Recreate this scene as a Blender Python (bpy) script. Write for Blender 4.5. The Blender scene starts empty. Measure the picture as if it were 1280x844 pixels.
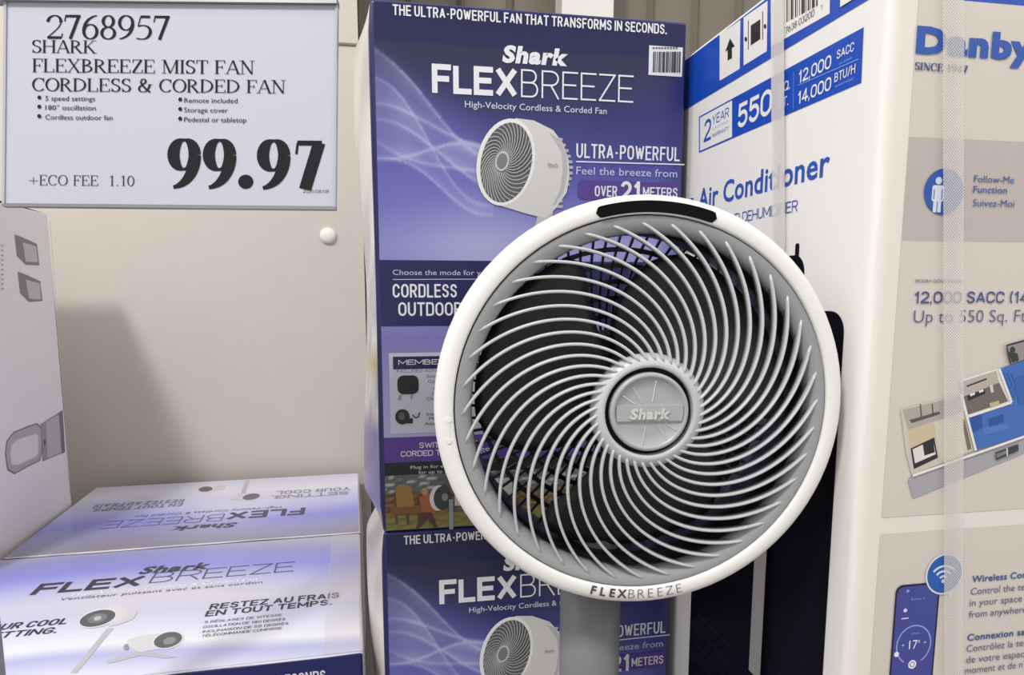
import bpy, bmesh, math, random
import numpy as np
from mathutils import Vector, Matrix
from math import sin, cos, pi, radians, sqrt, atan2

random.seed(4)
SC = bpy.context.scene
COL = SC.collection

# ------------------------------------------------------------------ camera
F, CX, CY = 870.0, 640.0, 480.0            # focal length and principal point, 1280x844 frame
YAW, PITCH = radians(10.5), radians(7.5)
CAM = Vector((0, 0, 1.04))
FW = Vector((sin(YAW) * cos(PITCH), cos(YAW) * cos(PITCH), -sin(PITCH)))
RT = Vector((cos(YAW), -sin(YAW), 0))
UP = RT.cross(FW)
cd = bpy.data.cameras.new('camera')
cam = bpy.data.objects.new('camera', cd)
COL.objects.link(cam)
cam.location = CAM
cam.rotation_euler = (pi / 2 - PITCH, 0, -YAW)
cd.sensor_fit = 'HORIZONTAL'
cd.sensor_width = 36
cd.lens = 36 * F / 1280
cd.shift_y = (CY - 422) / 1280
cd.clip_start = 0.02
SC.camera = cam

# ------------------------------------------------------------------ light
SC.view_settings.view_transform = 'Standard'
SC.view_settings.look = 'None'
SC.view_settings.exposure = 0.0
SC.view_settings.gamma = 1.0
SC.view_settings.use_curve_mapping = False
WORLD = bpy.data.worlds.new('world')
SC.world = WORLD
WORLD.use_nodes = True
WORLD.node_tree.nodes['Background'].inputs[0].default_value = (1.0, 0.985, 0.97, 1)
WORLD.node_tree.nodes['Background'].inputs[1].default_value = 0.67


def area(name, loc, aim, sx, sy, power, color=(1, 1, 1)):
    l = bpy.data.lights.new(name, 'AREA')
    l.shape = 'RECTANGLE'
    l.size, l.size_y, l.energy, l.color = sx, sy, power, color
    o = bpy.data.objects.new(name, l)
    COL.objects.link(o)
    o.location = loc
    o.rotation_euler = (Vector(aim) - Vector(loc)).to_track_quat('-Z', 'Y').to_euler()
    return o


area('high_bay_lamp', (-1.95, -1.5, 4.6), (-0.1, 1.2, 0.9), 0.55, 0.55, 150, (1, 0.97, 0.93))
area('overhead_fill', (-2.4, 0.2, 3.4), (0.3, 0.8, 0.9), 0.8, 2.6, 22, (1, 0.98, 0.95))  # broad soft light for the overhead warehouse lamps

area('overhead_fill', (2.6, -1.0, 3.6), (-0.2, 1.1, 0.8), 0.8, 2.6, 24, (1, 0.98, 0.95))  # added fill from the right, only there to brighten right-facing sides


# ------------------------------------------------------------------ materials
def lin(c):
    out = []
    for v in c[:3]:
        v = v / 255.0
        out.append(v / 12.92 if v <= 0.04045 else ((v + 0.055) / 1.055) ** 2.4)
    return tuple(out) + (1.0,)


def mat(name, rgb, rough=0.5, metal=0.0, noise=0.0, nscale=30, spec=0.5, bump=0.0):
    m = bpy.data.materials.new(name)
    m.use_nodes = True
    nt = m.node_tree
    b = nt.nodes['Principled BSDF']
    b.inputs['Base Color'].default_value = lin(rgb)
    b.inputs['Roughness'].default_value = rough
    b.inputs['Metallic'].default_value = metal
    b.inputs['Specular IOR Level'].default_value = spec
    if noise or bump:
        tc = nt.nodes.new('ShaderNodeTexCoord')
        nz = nt.nodes.new('ShaderNodeTexNoise')
        nz.inputs['Scale'].default_value = nscale
        nz.inputs['Detail'].default_value = 5
        nt.links.new(tc.outputs['Object'], nz.inputs['Vector'])
        if noise:
            mx = nt.nodes.new('ShaderNodeMix')
            mx.data_type = 'RGBA'
            c = lin(rgb)
            mx.inputs[6].default_value = tuple(v * (1 - noise) for v in c[:3]) + (1,)
            mx.inputs[7].default_value = tuple(min(1, v * (1 + noise)) for v in c[:3]) + (1,)
            nt.links.new(nz.outputs['Fac'], mx.inputs[0])
            nt.links.new(mx.outputs[2], b.inputs['Base Color'])
        if bump:
            bp = nt.nodes.new('ShaderNodeBump')
            bp.inputs['Strength'].default_value = bump
            bp.inputs['Distance'].default_value = 0.004
            nt.links.new(nz.outputs['Fac'], bp.inputs['Height'])
            nt.links.new(bp.outputs['Normal'], b.inputs['Normal'])
    return m


def ink_mat(name, rough, bump=0.0, nscale=25, spec=0.5):
    m = mat(name, (255, 255, 255), rough, bump=bump, nscale=nscale, spec=spec)
    nt = m.node_tree
    a = nt.nodes.new('ShaderNodeVertexColor')
    a.layer_name = 'ink'
    nt.links.new(a.outputs['Color'], nt.nodes['Principled BSDF'].inputs['Base Color'])
    return m


INK = ink_mat('printed_ink', 0.38)
INK_GLOSS = ink_mat('glossy_printed_card', 0.3, bump=0.12, nscale=9)
INK_MATT = ink_mat('matt_printed_card', 0.5)
INK_DARK = ink_mat('matt_dark_print', 0.35, spec=0.08)
INK_SIGN = ink_mat('sign_print', 0.8, spec=0.2)
M_RIM = mat('white_plastic', (240, 238, 236), 0.32)
M_GREY = mat('grey_plastic', (154, 157, 160), 0.34)
M_RIB = mat('pale_grey_plastic', (196, 198, 200), 0.3)
M_BADGE = mat('silver_plastic', (172, 173, 174), 0.35, noise=0.03)
M_BADGE2 = mat('bright_silver_plastic', (205, 206, 206), 0.3)
M_BLACK = mat('black_plastic', (6, 6, 7), 0.3, spec=0.15)
M_BLADE = mat('charcoal_plastic', (46, 49, 51), 0.42)
M_DUCT = mat('dark_duct_plastic', (30, 31, 33), 0.3)
M_REAR = mat('dark_grey_plastic', (48, 48, 52), 0.4)
M_POLE = mat('pole_grey', (120, 120, 122), 0.42)
M_DARKTXT = mat('dark_grey_paint', (70, 70, 72), 0.5)
M_WALL = mat('cream_painted_steel', (202, 195, 186), 0.6, noise=0.03, nscale=14)
M_REARWALL = mat('taupe_sheet_metal', (128, 119, 108), 0.6, noise=0.06, nscale=3)
M_POST = mat('white_steel', (236, 232, 226), 0.4)
M_FLOOR = mat('sealed_concrete', (140, 136, 130), 0.35, noise=0.1, nscale=6)
M_METAL = mat('brushed_metal', (150, 150, 152), 0.35, metal=0.6)
M_PAPER = mat('sign_paper', (188, 190, 204), 0.6)
M_CLEAR = mat('acrylic_edge', (182, 182, 192), 0.2)


def tape_mat(name, alpha, dots):
    m = bpy.data.materials.new(name)
    m.use_nodes = True
    nt = m.node_tree
    b = nt.nodes['Principled BSDF']
    b.inputs['Base Color'].default_value = lin((232, 228, 222))
    b.inputs['Roughness'].default_value = 0.25
    if dots:
        tc = nt.nodes.new('ShaderNodeTexCoord')
        mp = nt.nodes.new('ShaderNodeMapping')
        mp.inputs['Rotation'].default_value = (radians(90), 0, radians(45))
        vo = nt.nodes.new('ShaderNodeTexVoronoi')
        vo.voronoi_dimensions = '2D'
        vo.inputs['Scale'].default_value = 520
        vo.inputs['Randomness'].default_value = 0.0
        rp = nt.nodes.new('ShaderNodeValToRGB')
        rp.color_ramp.elements[0].position = 0.30
        rp.color_ramp.elements[0].color = (.8, .8, .8, 1)
        rp.color_ramp.elements[1].position = 0.42
        rp.color_ramp.elements[1].color = (alpha, alpha, alpha, 1)
        nt.links.new(tc.outputs['Object'], mp.inputs['Vector'])
        nt.links.new(mp.outputs['Vector'], vo.inputs['Vector'])
        nt.links.new(vo.outputs['Distance'], rp.inputs['Fac'])
        nt.links.new(rp.outputs['Color'], b.inputs['Alpha'])
    else:
        b.inputs['Alpha'].default_value = alpha
    return m


M_TAPE = tape_mat('clear_tape', 0.68, False)
M_CLEARTAPE = tape_mat('thin_clear_tape', 0.25, False)
M_DOTTAPE = tape_mat('woven_tape', 0.34, True)


# ------------------------------------------------------------------ object helpers
def link_mesh(name, me, m, parent=None, smooth=False, loc=None):
    o = bpy.data.objects.new(name, me)
    COL.objects.link(o)
    if m and not me.materials:
        me.materials.append(m)
    if smooth:
        for p in me.polygons:
            p.use_smooth = True
    if parent is not None:
        o.parent = parent
    if loc is not None:
        o.location = loc
    return o


def mesh(name, verts, faces, m, parent=None, smooth=False, origin=None):
    """verts in world space; origin (default: parent location) becomes the local zero"""
    o3 = Vector(origin) if origin is not None else Vector((0, 0, 0))
    q = parent if origin is None else None
    while q is not None:
        o3 = o3 + q.location
        q = q.parent
    me = bpy.data.meshes.new(name)
    me.from_pydata([tuple(Vector(v) - o3) for v in verts], [], faces)
    me.update()
    o = link_mesh(name, me, m, parent, smooth)
    if parent is None:
        o.location = o3
    return o


def thing(name, loc, label, cat, group=None):
    o = bpy.data.objects.new(name, None)
    o.empty_display_size = 0.05
    COL.objects.link(o)
    o.location = loc
    o['label'], o['category'] = label, cat
    if group:
        o['group'] = group
    return o


def tag(o, label, cat, group=None):
    o['label'], o['category'] = label, cat
    if group:
        o['group'] = group
    return o


def struct(o):
    o['kind'] = 'structure'
    return o


def box_vf(x0, x1, y0, y1, z0, z1):
    v = [(x, y, z) for z in (z0, z1) for y in (y0, y1) for x in (x0, x1)]
    f = [(0, 2, 3, 1), (4, 5, 7, 6), (0, 1, 5, 4), (2, 6, 7, 3), (0, 4, 6, 2), (1, 3, 7, 5)]
    return v, f


def bevel_box(name, b, m, parent=None, bev=0.003, origin=None):
    v, f = box_vf(*b)
    o = mesh(name, v, f, m, parent, origin=origin)
    bm = bmesh.new()
    bm.from_mesh(o.data)
    bmesh.ops.bevel(bm, geom=bm.edges[:], offset=bev, segments=2, affect='EDGES', profile=0.6)
    bm.to_mesh(o.data)
    bm.free()
    return o


# ------------------------------------------------------------------ sans lettering
_cache = {}


def glyphs(s, off=0.0, res=3):
    """2-D mesh of a string: cap height 1, baseline 0, left edge 0 -> (verts, faces, width)"""
    k = (s, off)
    if k in _cache:
        return _cache[k]

    def raw(t, o):
        cu = bpy.data.curves.new('lettering', 'FONT')
        cu.body = t
        cu.size = 1
        cu.offset = o
        cu.resolution_u = res
        cu.fill_mode = 'FRONT'
        cu.space_character = 1.0 + max(0, o) * 2.2
        ob = bpy.data.objects.new('lettering', cu)
        COL.objects.link(ob)
        dg = bpy.context.evaluated_depsgraph_get()
        me = bpy.data.meshes.new_from_object(ob.evaluated_get(dg))
        v = np.array([(q.co.x, q.co.y) for q in me.vertices]).reshape(-1, 2)
        f = [tuple(p.vertices) for p in me.polygons]
        bpy.data.objects.remove(ob)
        bpy.data.curves.remove(cu)
        bpy.data.meshes.remove(me)
        return v, f
    h = raw('H', off)[0]
    y0, y1 = h[:, 1].min(), h[:, 1].max()
    v, f = raw(s, off)
    v = (v - np.array([v[:, 0].min(), y0])) / (y1 - y0)
    _cache[k] = (v, f, float(v[:, 0].max()))
    return _cache[k]


# ------------------------------------------------------------------ serif lettering (drawn stroke by stroke)
def arc(cx, cy, rx, ry, a0, a1, n=18):
    return [(cx + rx * cos(radians(a0 + (a1 - a0) * i / n)), cy + ry * sin(radians(a0 + (a1 - a0) * i / n))) for i in range(n + 1)]


def bez(*p, n=14):
    p = np.array(p, float)
    t = np.linspace(0, 1, n + 1)[:, None]
    if len(p) == 3:
        q = (1 - t) ** 2 * p[0] + 2 * t * (1 - t) * p[1] + t ** 2 * p[2]
    else:
        q = (1 - t) ** 3 * p[0] + 3 * t * (1 - t) ** 2 * p[1] + 3 * t ** 2 * (1 - t) * p[2] + t ** 3 * p[3]
    return [tuple(a) for a in q]


def S(x):                      # a stem with its two serifs
    return [('p', [(x, 0), (x, 1)]), ('s', x, 0.0), ('s', x, 1.0)]


def hb(x0, x1, y):
    return [('p', [(x0, y), (x1, y)])]


def tick(x, y0, y1):
    return [('t', [(x, y0), (x, y1)])]


SERIF = {
    'A': (0.82, [('t', [(.08, 0), (.41, 1)]), ('k', [(.42, 1), (.74, 0)]), ('s', .08, 0), ('s', .74, 0)] + hb(.2, .62, .34)),
    'B': (0.72, S(.14) + [('p', bez((.14, .97), (.62, 1.0), (.62, .54), (.14, .53))), ('p', bez((.14, .53), (.75, .55), (.75, .02), (.14, .03)))]),
    'C': (0.78, [('p', arc(.42, .5, .35, .48, 42, 318, 26))] + tick(.68, .68, 1.0)),
    'D': (0.84, S(.14) + [('p', bez((.14, .97), (.92, 1.0), (.92, 0.0), (.14, .03), n=22))]),
    'E': (0.70, S(.14) + hb(.14, .6, .975) + hb(.14, .64, .025) + hb(.14, .45, .52) + tick(.6, .78, 1) + tick(.64, 0, .24) + tick(.45, .4, .64)),
    'F': (0.64, S(.14) + hb(.14, .58, .975) + hb(.14, .44, .5) + tick(.58, .76, 1) + tick(.44, .38, .62)),
    'H': (0.84, S(.14) + S(.70) + hb(.14, .70, .52)),
    'I': (0.34, S(.17)),
    'K': (0.82, S(.14) + [('t', [(.16, .42), (.62, 1)]), ('k', [(.28, .56), (.68, 0)]), ('s', .66, 1.0), ('s', .70, 0.0)]),
    'L': (0.68, S(.14) + hb(.14, .6, .025) + tick(.61, 0, .28)),
    'M': (1.02, [('t', [(.14, 0), (.14, 1)]), ('k', [(.15, 1), (.5, .02)]), ('t', [(.5, .02), (.86, 1)]), ('p', [(.87, 0), (.87, 1)]), ('s', .14, 0), ('s', .1, 1), ('s', .87, 0), ('s', .9, 1)]),
    'N': (0.84, [('t', [(.15, 0), (.15, 1)]), ('k', [(.14, 1), (.7, .02)]), ('t', [(.71, 0), (.71, 1)]), ('s', .15, 0), ('s', .1, 1), ('s', .71, 1)]),
    'O': (0.84, [('p', arc(.42, .5, .35, .48, 0, 360, 32))]),
    'R': (0.78, S(.14) + [('p', bez((.14, .97), (.66, 1.0), (.66, .5), (.14, .49))), ('k', [(.32, .49), (.66, 0)]), ('s', .7, 0)]),
    'S': (0.62, [('p', arc(.30, .745, .2, .235, 40, 200, 12) + bez((.13, .64), (.2, .52), (.52, .52), (.53, .27)) + arc(.31, .26, .22, .24, 0, -150, 12))] + tick(.50, .74, 1) + tick(.09, 0, .28)),
    'T': (0.72, [('p', [(.36, 0), (.36, 1)]), ('s', .36, 0)] + hb(.05, .67, .975) + tick(.05, .74, 1) + tick(.67, .74, 1)),
    'X': (0.82, [('k', [(.12, 1), (.68, 0)]), ('t', [(.1, 0), (.68, 1)]), ('s', .12, 1), ('s', .68, 1), ('s', .1, 0), ('s', .7, 0)]),
    'Z': (0.70, [('k', [(.58, .97), (.1, .03)])] + hb(.1, .6, .975) + hb(.1, .62, .025) + tick(.1, .76, 1) + tick(.63, 0, .26)),
    '&': (0.90, [('k', bez((.74, 0), (.5, .2), (.1, .65), (.22, .85)) ), ('p', arc(.34, .82, .13, .17, 160, -20, 12) + bez((.46, .75), (.42, .6), (.08, .5), (.08, .25)) + bez((.08, .25), (.1, 0), (.3, 0), (.38, .02)) + bez((.38, .02), (.6, .05), (.68, .4), (.72, .56)))] + hb(.6, .86, .57)),
    '+': (0.86, [('t', [(.43, .08), (.43, .78)])] + hb(.06, .8, .43)),
    '.': (0.32, [('d', .15, .07)]),
    ' ': (0.36, []),
    '0': (0.64, [('p', arc(.32, .5, .24, .48, 0, 360, 30))]),
    '1': (0.56, [('p', [(.31, 0), (.31, 1)]), ('t', [(.12, .84), (.31, .96)]), ('s', .31, 0)]),
    '2': (0.64, [('p', bez((.07, .7), (.1, 1.06), (.56, 1.06), (.54, .68))), ('t', bez((.54, .68), (.52, .46), (.2, .2), (.07, .06))), ('b', [(.06, .05), (.56, .05)]), ('t', [(.56, .05), (.6, .22)])]),
    '3': (0.64, [('p', bez((.08, .8), (.14, 1.05), (.5, 1.05), (.5, .76))), ('p', bez((.5, .76), (.48, .58), (.3, .56), (.24, .54))), ('p', bez((.24, .54), (.66, .54), (.66, .02), (.26, .02))), ('p', bez((.26, .02), (.16, .02), (.1, .05), (.06, .1)))]),
    '4': (0.64, [('t', [(.46, .98), (.04, .3)]), ('p', [(.44, 0), (.44, .98)]), ('b', [(.03, .28), (.6, .28)])]),
    '5': (0.64, [('b', [(.2, .95), (.54, .95)]), ('t', [(.2, .95), (.11, .55)]), ('p', bez((.11, .55), (.42, .68), (.62, .46), (.53, .22)) + bez((.53, .22), (.46, .02), (.28, -.02), (.06, .05)))]),
    '6': (0.64, [('p', bez((.55, .98), (.3, .94), (.08, .7), (.08, .33))), ('p', arc(.32, .31, .235, .30, 180, -180, 30))]),
    '7': (0.64, [('b', [(.06, .95), (.60, .95)]), ('t', [(.07, .95), (.04, .72)]), ('k', [(.545, .96), (.24, 0)])]),
    '8': (0.64, [('p', arc(.32, .745, .185, .235, 0, 360, 26)), ('p', arc(.32, .255, .23, .245, 0, 360, 26))]),
    '9': (0.64, [('p', bez((.09, .02), (.34, .06), (.56, .3), (.56, .67))), ('p', arc(.32, .69, .235, .30, 0, 360, 30))]),
    '/': (0.4, [('t', [(.04, 0), (.36, 1)])]),
    'U': (0.84, [('p', [(.15, 1), (.15, .3)] + arc(.42, .3, .27, .29, 180, 360, 14)), ('t', [(.69, .3), (.69, 1)]), ('s', .15, 1), ('s', .69, 1)]),
}


def finish(V, Fc, L):
    """left-align, turn every face to the reader, lift each stroke a hair above the one before"""
    v = np.array(V)
    v[:, 0] -= v[:, 0].min()
    out = []
    for q in Fc:
        a = sum(v[q[i - 1]][0] * v[q[i]][1] - v[q[i]][0] * v[q[i - 1]][1] for i in range(len(q)))
        out.append(tuple(q) if a > 0 else tuple(q[::-1]))
    lift = np.zeros(len(v))
    for i, b in enumerate(L):
        lift[b:] = i % 7
    return v, out, float(v[:, 0].max()), lift


def seg(*p):
    return [[a, b] for a, b in zip(p, p[1:])]


SANS = {
    'A': (.62, seg((0, 0), (.5, 1)) + seg((.5, 1), (1, 0)) + seg((.17, .3), (.83, .3))),
    'B': (.56, seg((0, -.3), (0, 1.3)) + [[(0, 1), (.5, 1)] + bez((.5, 1), (1, 1), (1, .53), (.5, .53)) + [(0, .53)], [(0, .53), (.55, .53)] + bez((.55, .53), (1.1, .53), (1.1, 0), (.55, 0)) + [(0, 0)]]),
    'C': (.56, [[(1, .7)] + arc(.5, .7, .5, .3, 0, 180, 14) + arc(.5, .3, .5, .3, 180, 360, 14)]),
    'D': (.58, seg((0, -.3), (0, 1.3)) + [[(0, 1), (.45, 1)] + bez((.45, 1), (1, 1), (1, .9), (1, .5)) + bez((1, .5), (1, .1), (1, 0), (.45, 0)) + [(0, 0)]]),
    'E': (.50, seg((0, -.3), (0, 1.3)) + seg((0, 1), (1, 1)) + seg((0, 0), (1, 0)) + seg((0, .52), (.88, .52))),
    'F': (.48, seg((0, -.3), (0, 1.3)) + seg((0, 1), (1, 1)) + seg((0, .5), (.86, .5))),
    'G': (.58, [[(1, .7)] + arc(.5, .7, .5, .3, 0, 180, 14) + arc(.5, .3, .5, .3, 180, 360, 14) + [(1, .45)]] + seg((.5, .46), (1, .46))),
    'H': (.60, seg((0, -.3), (0, 1.3)) + seg((1, -.3), (1, 1.3)) + seg((0, .52), (1, .52))),
    'I': (.0, seg((0, -.3), (0, 1.3))),
    'J': (.46, [[(1, 1.08), (1, .3)] + arc(.5, .3, .5, .3, 0, -170, 14)]),
    'K': (.58, seg((0, -.3), (0, 1.3)) + seg((0, .38), (.95, 1.05)) + seg((.36, .6), (1, -.05))),
    'L': (.46, seg((0, 0), (0, 1.08)) + seg((0, 0), (1, 0))),
    'M': (.74, seg((0, -.3), (0, 1.3)) + seg((1, -.3), (1, 1.3)) + seg((0, 1), (.5, .22)) + seg((.5, .22), (1, 1))),
    'N': (.62, seg((0, -.3), (0, 1.3)) + seg((1, -.05), (1, 1.08)) + seg((0, 1), (1, 0))),
    'O': (.60, [arc(.5, .68, .5, .32, 0, 180, 14) + arc(.5, .32, .5, .32, 180, 360, 14) + [(1, .68)]]),
    'P': (.55, seg((0, -.3), (0, 1.3)) + [[(0, 1), (.5, 1)] + bez((.5, 1), (1.12, 1), (1.12, .45), (.5, .45)) + [(0, .45)]]),
    'Q': (.60, [arc(.5, .68, .5, .32, 0, 180, 14) + arc(.5, .32, .5, .32, 180, 360, 14) + [(1, .68)]] + seg((.6, .22), (1.05, -.06))),
    'R': (.57, seg((0, -.3), (0, 1.3)) + [[(0, 1), (.5, 1)] + bez((.5, 1), (1.12, 1), (1.12, .47), (.5, .47)) + [(0, .47)]] + seg((.52, .47), (1, -.05))),
    'S': (.54, [[(.97, .74)] + arc(.5, .74, .47, .26, 0, 180, 12) + bez((.03, .74), (.03, .52), (.97, .56), (.97, .27)) + arc(.5, .26, .47, .26, 0, -180, 12)]),
    'T': (.54, seg((0, 1), (1, 1)) + seg((.5, -.3), (.5, 1))),
    'U': (.58, [[(0, 1.08)] + arc(.5, .34, .5, .34, 180, 360, 16) + [(1, 1.08)]]),
    'V': (.60, seg((0, 1.05), (.5, 0)) + seg((.5, 0), (1, 1.05))),
    'W': (.88, seg((0, 1.05), (.26, 0)) + seg((.26, 0), (.5, .9)) + seg((.5, .9), (.74, 0)) + seg((.74, 0), (1, 1.05))),
    'X': (.62, seg((0, -.05), (1, 1.05)) + seg((0, 1.05), (1, -.05))),
    'Y': (.60, seg((0, 1.05), (.5, .42)) + seg((1, 1.05), (.5, .42)) + seg((.5, .45), (.5, -.08))),
    'Z': (.54, seg((0, 1), (1, 1)) + seg((1, 1), (0, 0)) + seg((0, 0), (1, 0))),
    '0': (.56, [arc(.5, .68, .5, .32, 0, 180, 14) + arc(.5, .32, .5, .32, 180, 360, 14) + [(1, .68)]]),
    '1': (.30, seg((.75, -.3), (.75, 1.3)) + seg((.75, 1), (0, .74))),
    '2': (.54, [arc(.5, .72, .48, .28, 170, 0, 14) + bez((.98, .72), (.98, .45), (.2, .25), (.02, .02))] + seg((0, 0), (1, 0))),
    '3': (.54, [arc(.48, .76, .48, .24, 160, -90, 16), arc(.48, .26, .5, .26, 90, -165, 16)]),
    '4': (.58, seg((.7, -.3), (.7, 1.3)) + seg((.66, 1), (0, .25)) + seg((0, .25), (1.05, .25))),
    '5': (.54, seg((.12, 1), (.92, 1)) + seg((.12, 1.0), (.06, .5)) + [[(.06, .52)] + bez((.06, .52), (.5, .75), (1, .62), (1, .32)) + arc(.5, .31, .5, .31, 0, -165, 14)]),
    '6': (.56, [arc(.5, .31, .5, .31, 0, 360, 24), bez((.0, .31), (0, .6), (.4, .8), (.62, 1.05))]),
    '7': (.52, seg((0, 1), (1, 1)) + seg((1, 1), (.35, -.08))),
    '8': (.56, [arc(.5, .76, .44, .24, 0, 360, 22), arc(.5, .26, .5, .26, 0, 360, 22)]),
    '9': (.56, [arc(.5, .69, .5, .31, 0, 360, 24), bez((1, .69), (1, .4), (.6, .2), (.38, -.05))]),
    '-': (.26, seg((0, .42), (1, .42))),
    '+': (.42, seg((0, .42), (1, .42)) + seg((.5, .12), (.5, .72))),
    '&': (.62, seg((1, -.02), (.22, .72)) + [arc(.42, .78, .24, .22, 200, -40, 14) + bez((.6, .64), (.4, .5), (0, .5), (0, .26)) + bez((0, .26), (0, -.06), (.8, -.1), (.92, .45))]),
    '/': (.36, seg((0, -.08), (1, 1.08))),
    "'": (.0, seg((0, .8), (0, 1.08))),
    '(': (.18, [bez((1, 1.08), (0, .8), (0, .2), (1, -.08))]),
    ')': (.18, [bez((0, 1.08), (1, .8), (1, .2), (0, -.08))]),
}
ACC = {'É': 'E'}


def sans(s, w=.13, wide=1.0):
    V, Fc, L = [], [], []
    x = 0.0
    for ch in s:
        if ch == ' ':
            x += .30 * wide
            continue
        if ch in '.,•':
            b = len(V)
            L.append(b)
            hw = max(w, .1) * .55
            y0, y1 = (.3, .3 + 2.4 * hw) if ch == '•' else (0.0, 2 * hw)
            V += [(x, y0), (x + 2 * hw, y0), (x + 2 * hw, y1), (x, y1)]
            if ch == ',':
                V[b] = (x + hw * .2, -.13)
                V[b + 1] = (x + hw * .9, -.13)
            Fc.append((b, b + 1, b + 2, b + 3))
            x += 2 * hw + .10 * wide
            continue
        acute = ch in ACC
        adv, st = SANS[ACC.get(ch, ch)]
        bw = adv * wide
        strokes = [[(x + w / 2 + a * bw * (1 - w * .4), w / 2 + y * (1 - w)) for a, y in k] for k in st]
        strokes = [[(a, min(max(y, 0.0), 1.0)) if len(k) == 2 and (k[0][0] == k[1][0]) else (a, y) for a, y in k] for k in strokes]
        if acute:
            strokes.append([(x + bw * .45, 1.08), (x + bw * .75, 1.25)])
        for pts in strokes:
            p = np.array(pts, float)
            keep = [0] + [i for i in range(1, len(p)) if np.linalg.norm(p[i] - p[i - 1]) > 1e-5]
            p = p[keep]
            if len(p) == 2 and abs(p[0][1] - p[1][1]) < 1e-6:       # square ends on bars
                d = .5 * w * (1 if p[1][0] > p[0][0] else -1) * (0 if ch in 'A-+' else 1)
                p[0][0] -= d
                p[1][0] += d * (0 if ch == 'G' else 1)
            t = np.gradient(p, axis=0)
            t /= np.maximum(np.linalg.norm(t, axis=1), 1e-9)[:, None]
            n = np.stack([-t[:, 1], t[:, 0]], 1) * w / 2
            b = len(V)
            L.append(b)
            for q, nn in zip(p, n):
                V.append(tuple(q + nn))
                V.append(tuple(q - nn))
            for i in range(len(p) - 1):
                Fc.append((b + 2 * i, b + 2 * i + 1, b + 2 * i + 3, b + 2 * i + 2))
        x += bw * (1 - w * .4) + w + .085 + .02 * wide - max(0.0, w - .14) * .5
    return finish(V, Fc, L)



def serif(s, thick=0.125, thin=0.04, gap=0.0):
    V, Fc = [], []

    L = []

    def strip(pts, wf):
        pts = np.array(pts, float)
        L.append(len(V))
        t = np.gradient(pts, axis=0)
        t /= np.maximum(np.linalg.norm(t, axis=1), 1e-9)[:, None]
        n = np.stack([-t[:, 1], t[:, 0]], 1)
        b = len(V)
        for p, nn, tt in zip(pts, n, t):
            w = wf(tt) / 2
            V.append(tuple(p + nn * w))
            V.append(tuple(p - nn * w))
        for i in range(len(pts) - 1):
            Fc.append((b + 2 * i, b + 2 * i + 1, b + 2 * i + 3, b + 2 * i + 2))
    x = 0.0
    for ch in s:
        adv, st = SERIF[ch]
        for k in st:
            if k[0] == 's':
                cxs, y = x + k[1], k[2]
                y = y + (0.018 if y < .5 else -0.018)
                strip([(cxs - thick * .5 - .075, y), (cxs + thick * .5 + .075, y)], lambda t: 0.036)
            elif k[0] == 'd':
                r = max(.055, thick * .62)
                c = arc(x + k[1], r, r, r, 0, 360, 18)[:-1]
                b = len(V)
                V.extend(c)
                Fc.append(tuple(range(b, b + len(c))))
            else:
                q = 1 - max(0.0, thick - .13) * 1.25
                pts = [(x + adv / 2 + (a - adv / 2) * q, y) for a, y in k[1]]
                if k[0] == 'p':
                    wf = lambda t: thin + (thick - thin) * abs(t[1]) ** 1.4
                elif k[0] == 't':
                    wf = lambda t: thin
                elif k[0] == 'b':
                    wf = lambda t: max(.1, thick * .42)
                else:
                    wf = lambda t: thick
                strip(pts, wf)
        x += adv + gap
    return finish(V, Fc, L)


# ------------------------------------------------------------------ print on a plane
class Plane:
    def __init__(s, O, U, V):
        s.O, s.U, s.V = Vector(O), Vector(U).normalized(), Vector(V).normalized()
        s.N = s.U.cross(s.V)

    def uv(s, px, py):
        """where the sight line through a photo point meets this face"""
        r = FW + RT * ((px - CX) / F) - UP * ((py - CY) / F)
        t = (s.O - CAM).dot(s.N) / r.dot(s.N)
        d = CAM + r * t - s.O
        return d.dot(s.U), d.dot(s.V)

    def at(s, u, v, h=0.0):
        return s.O + s.U * u + s.V * v + s.N * h


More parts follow.
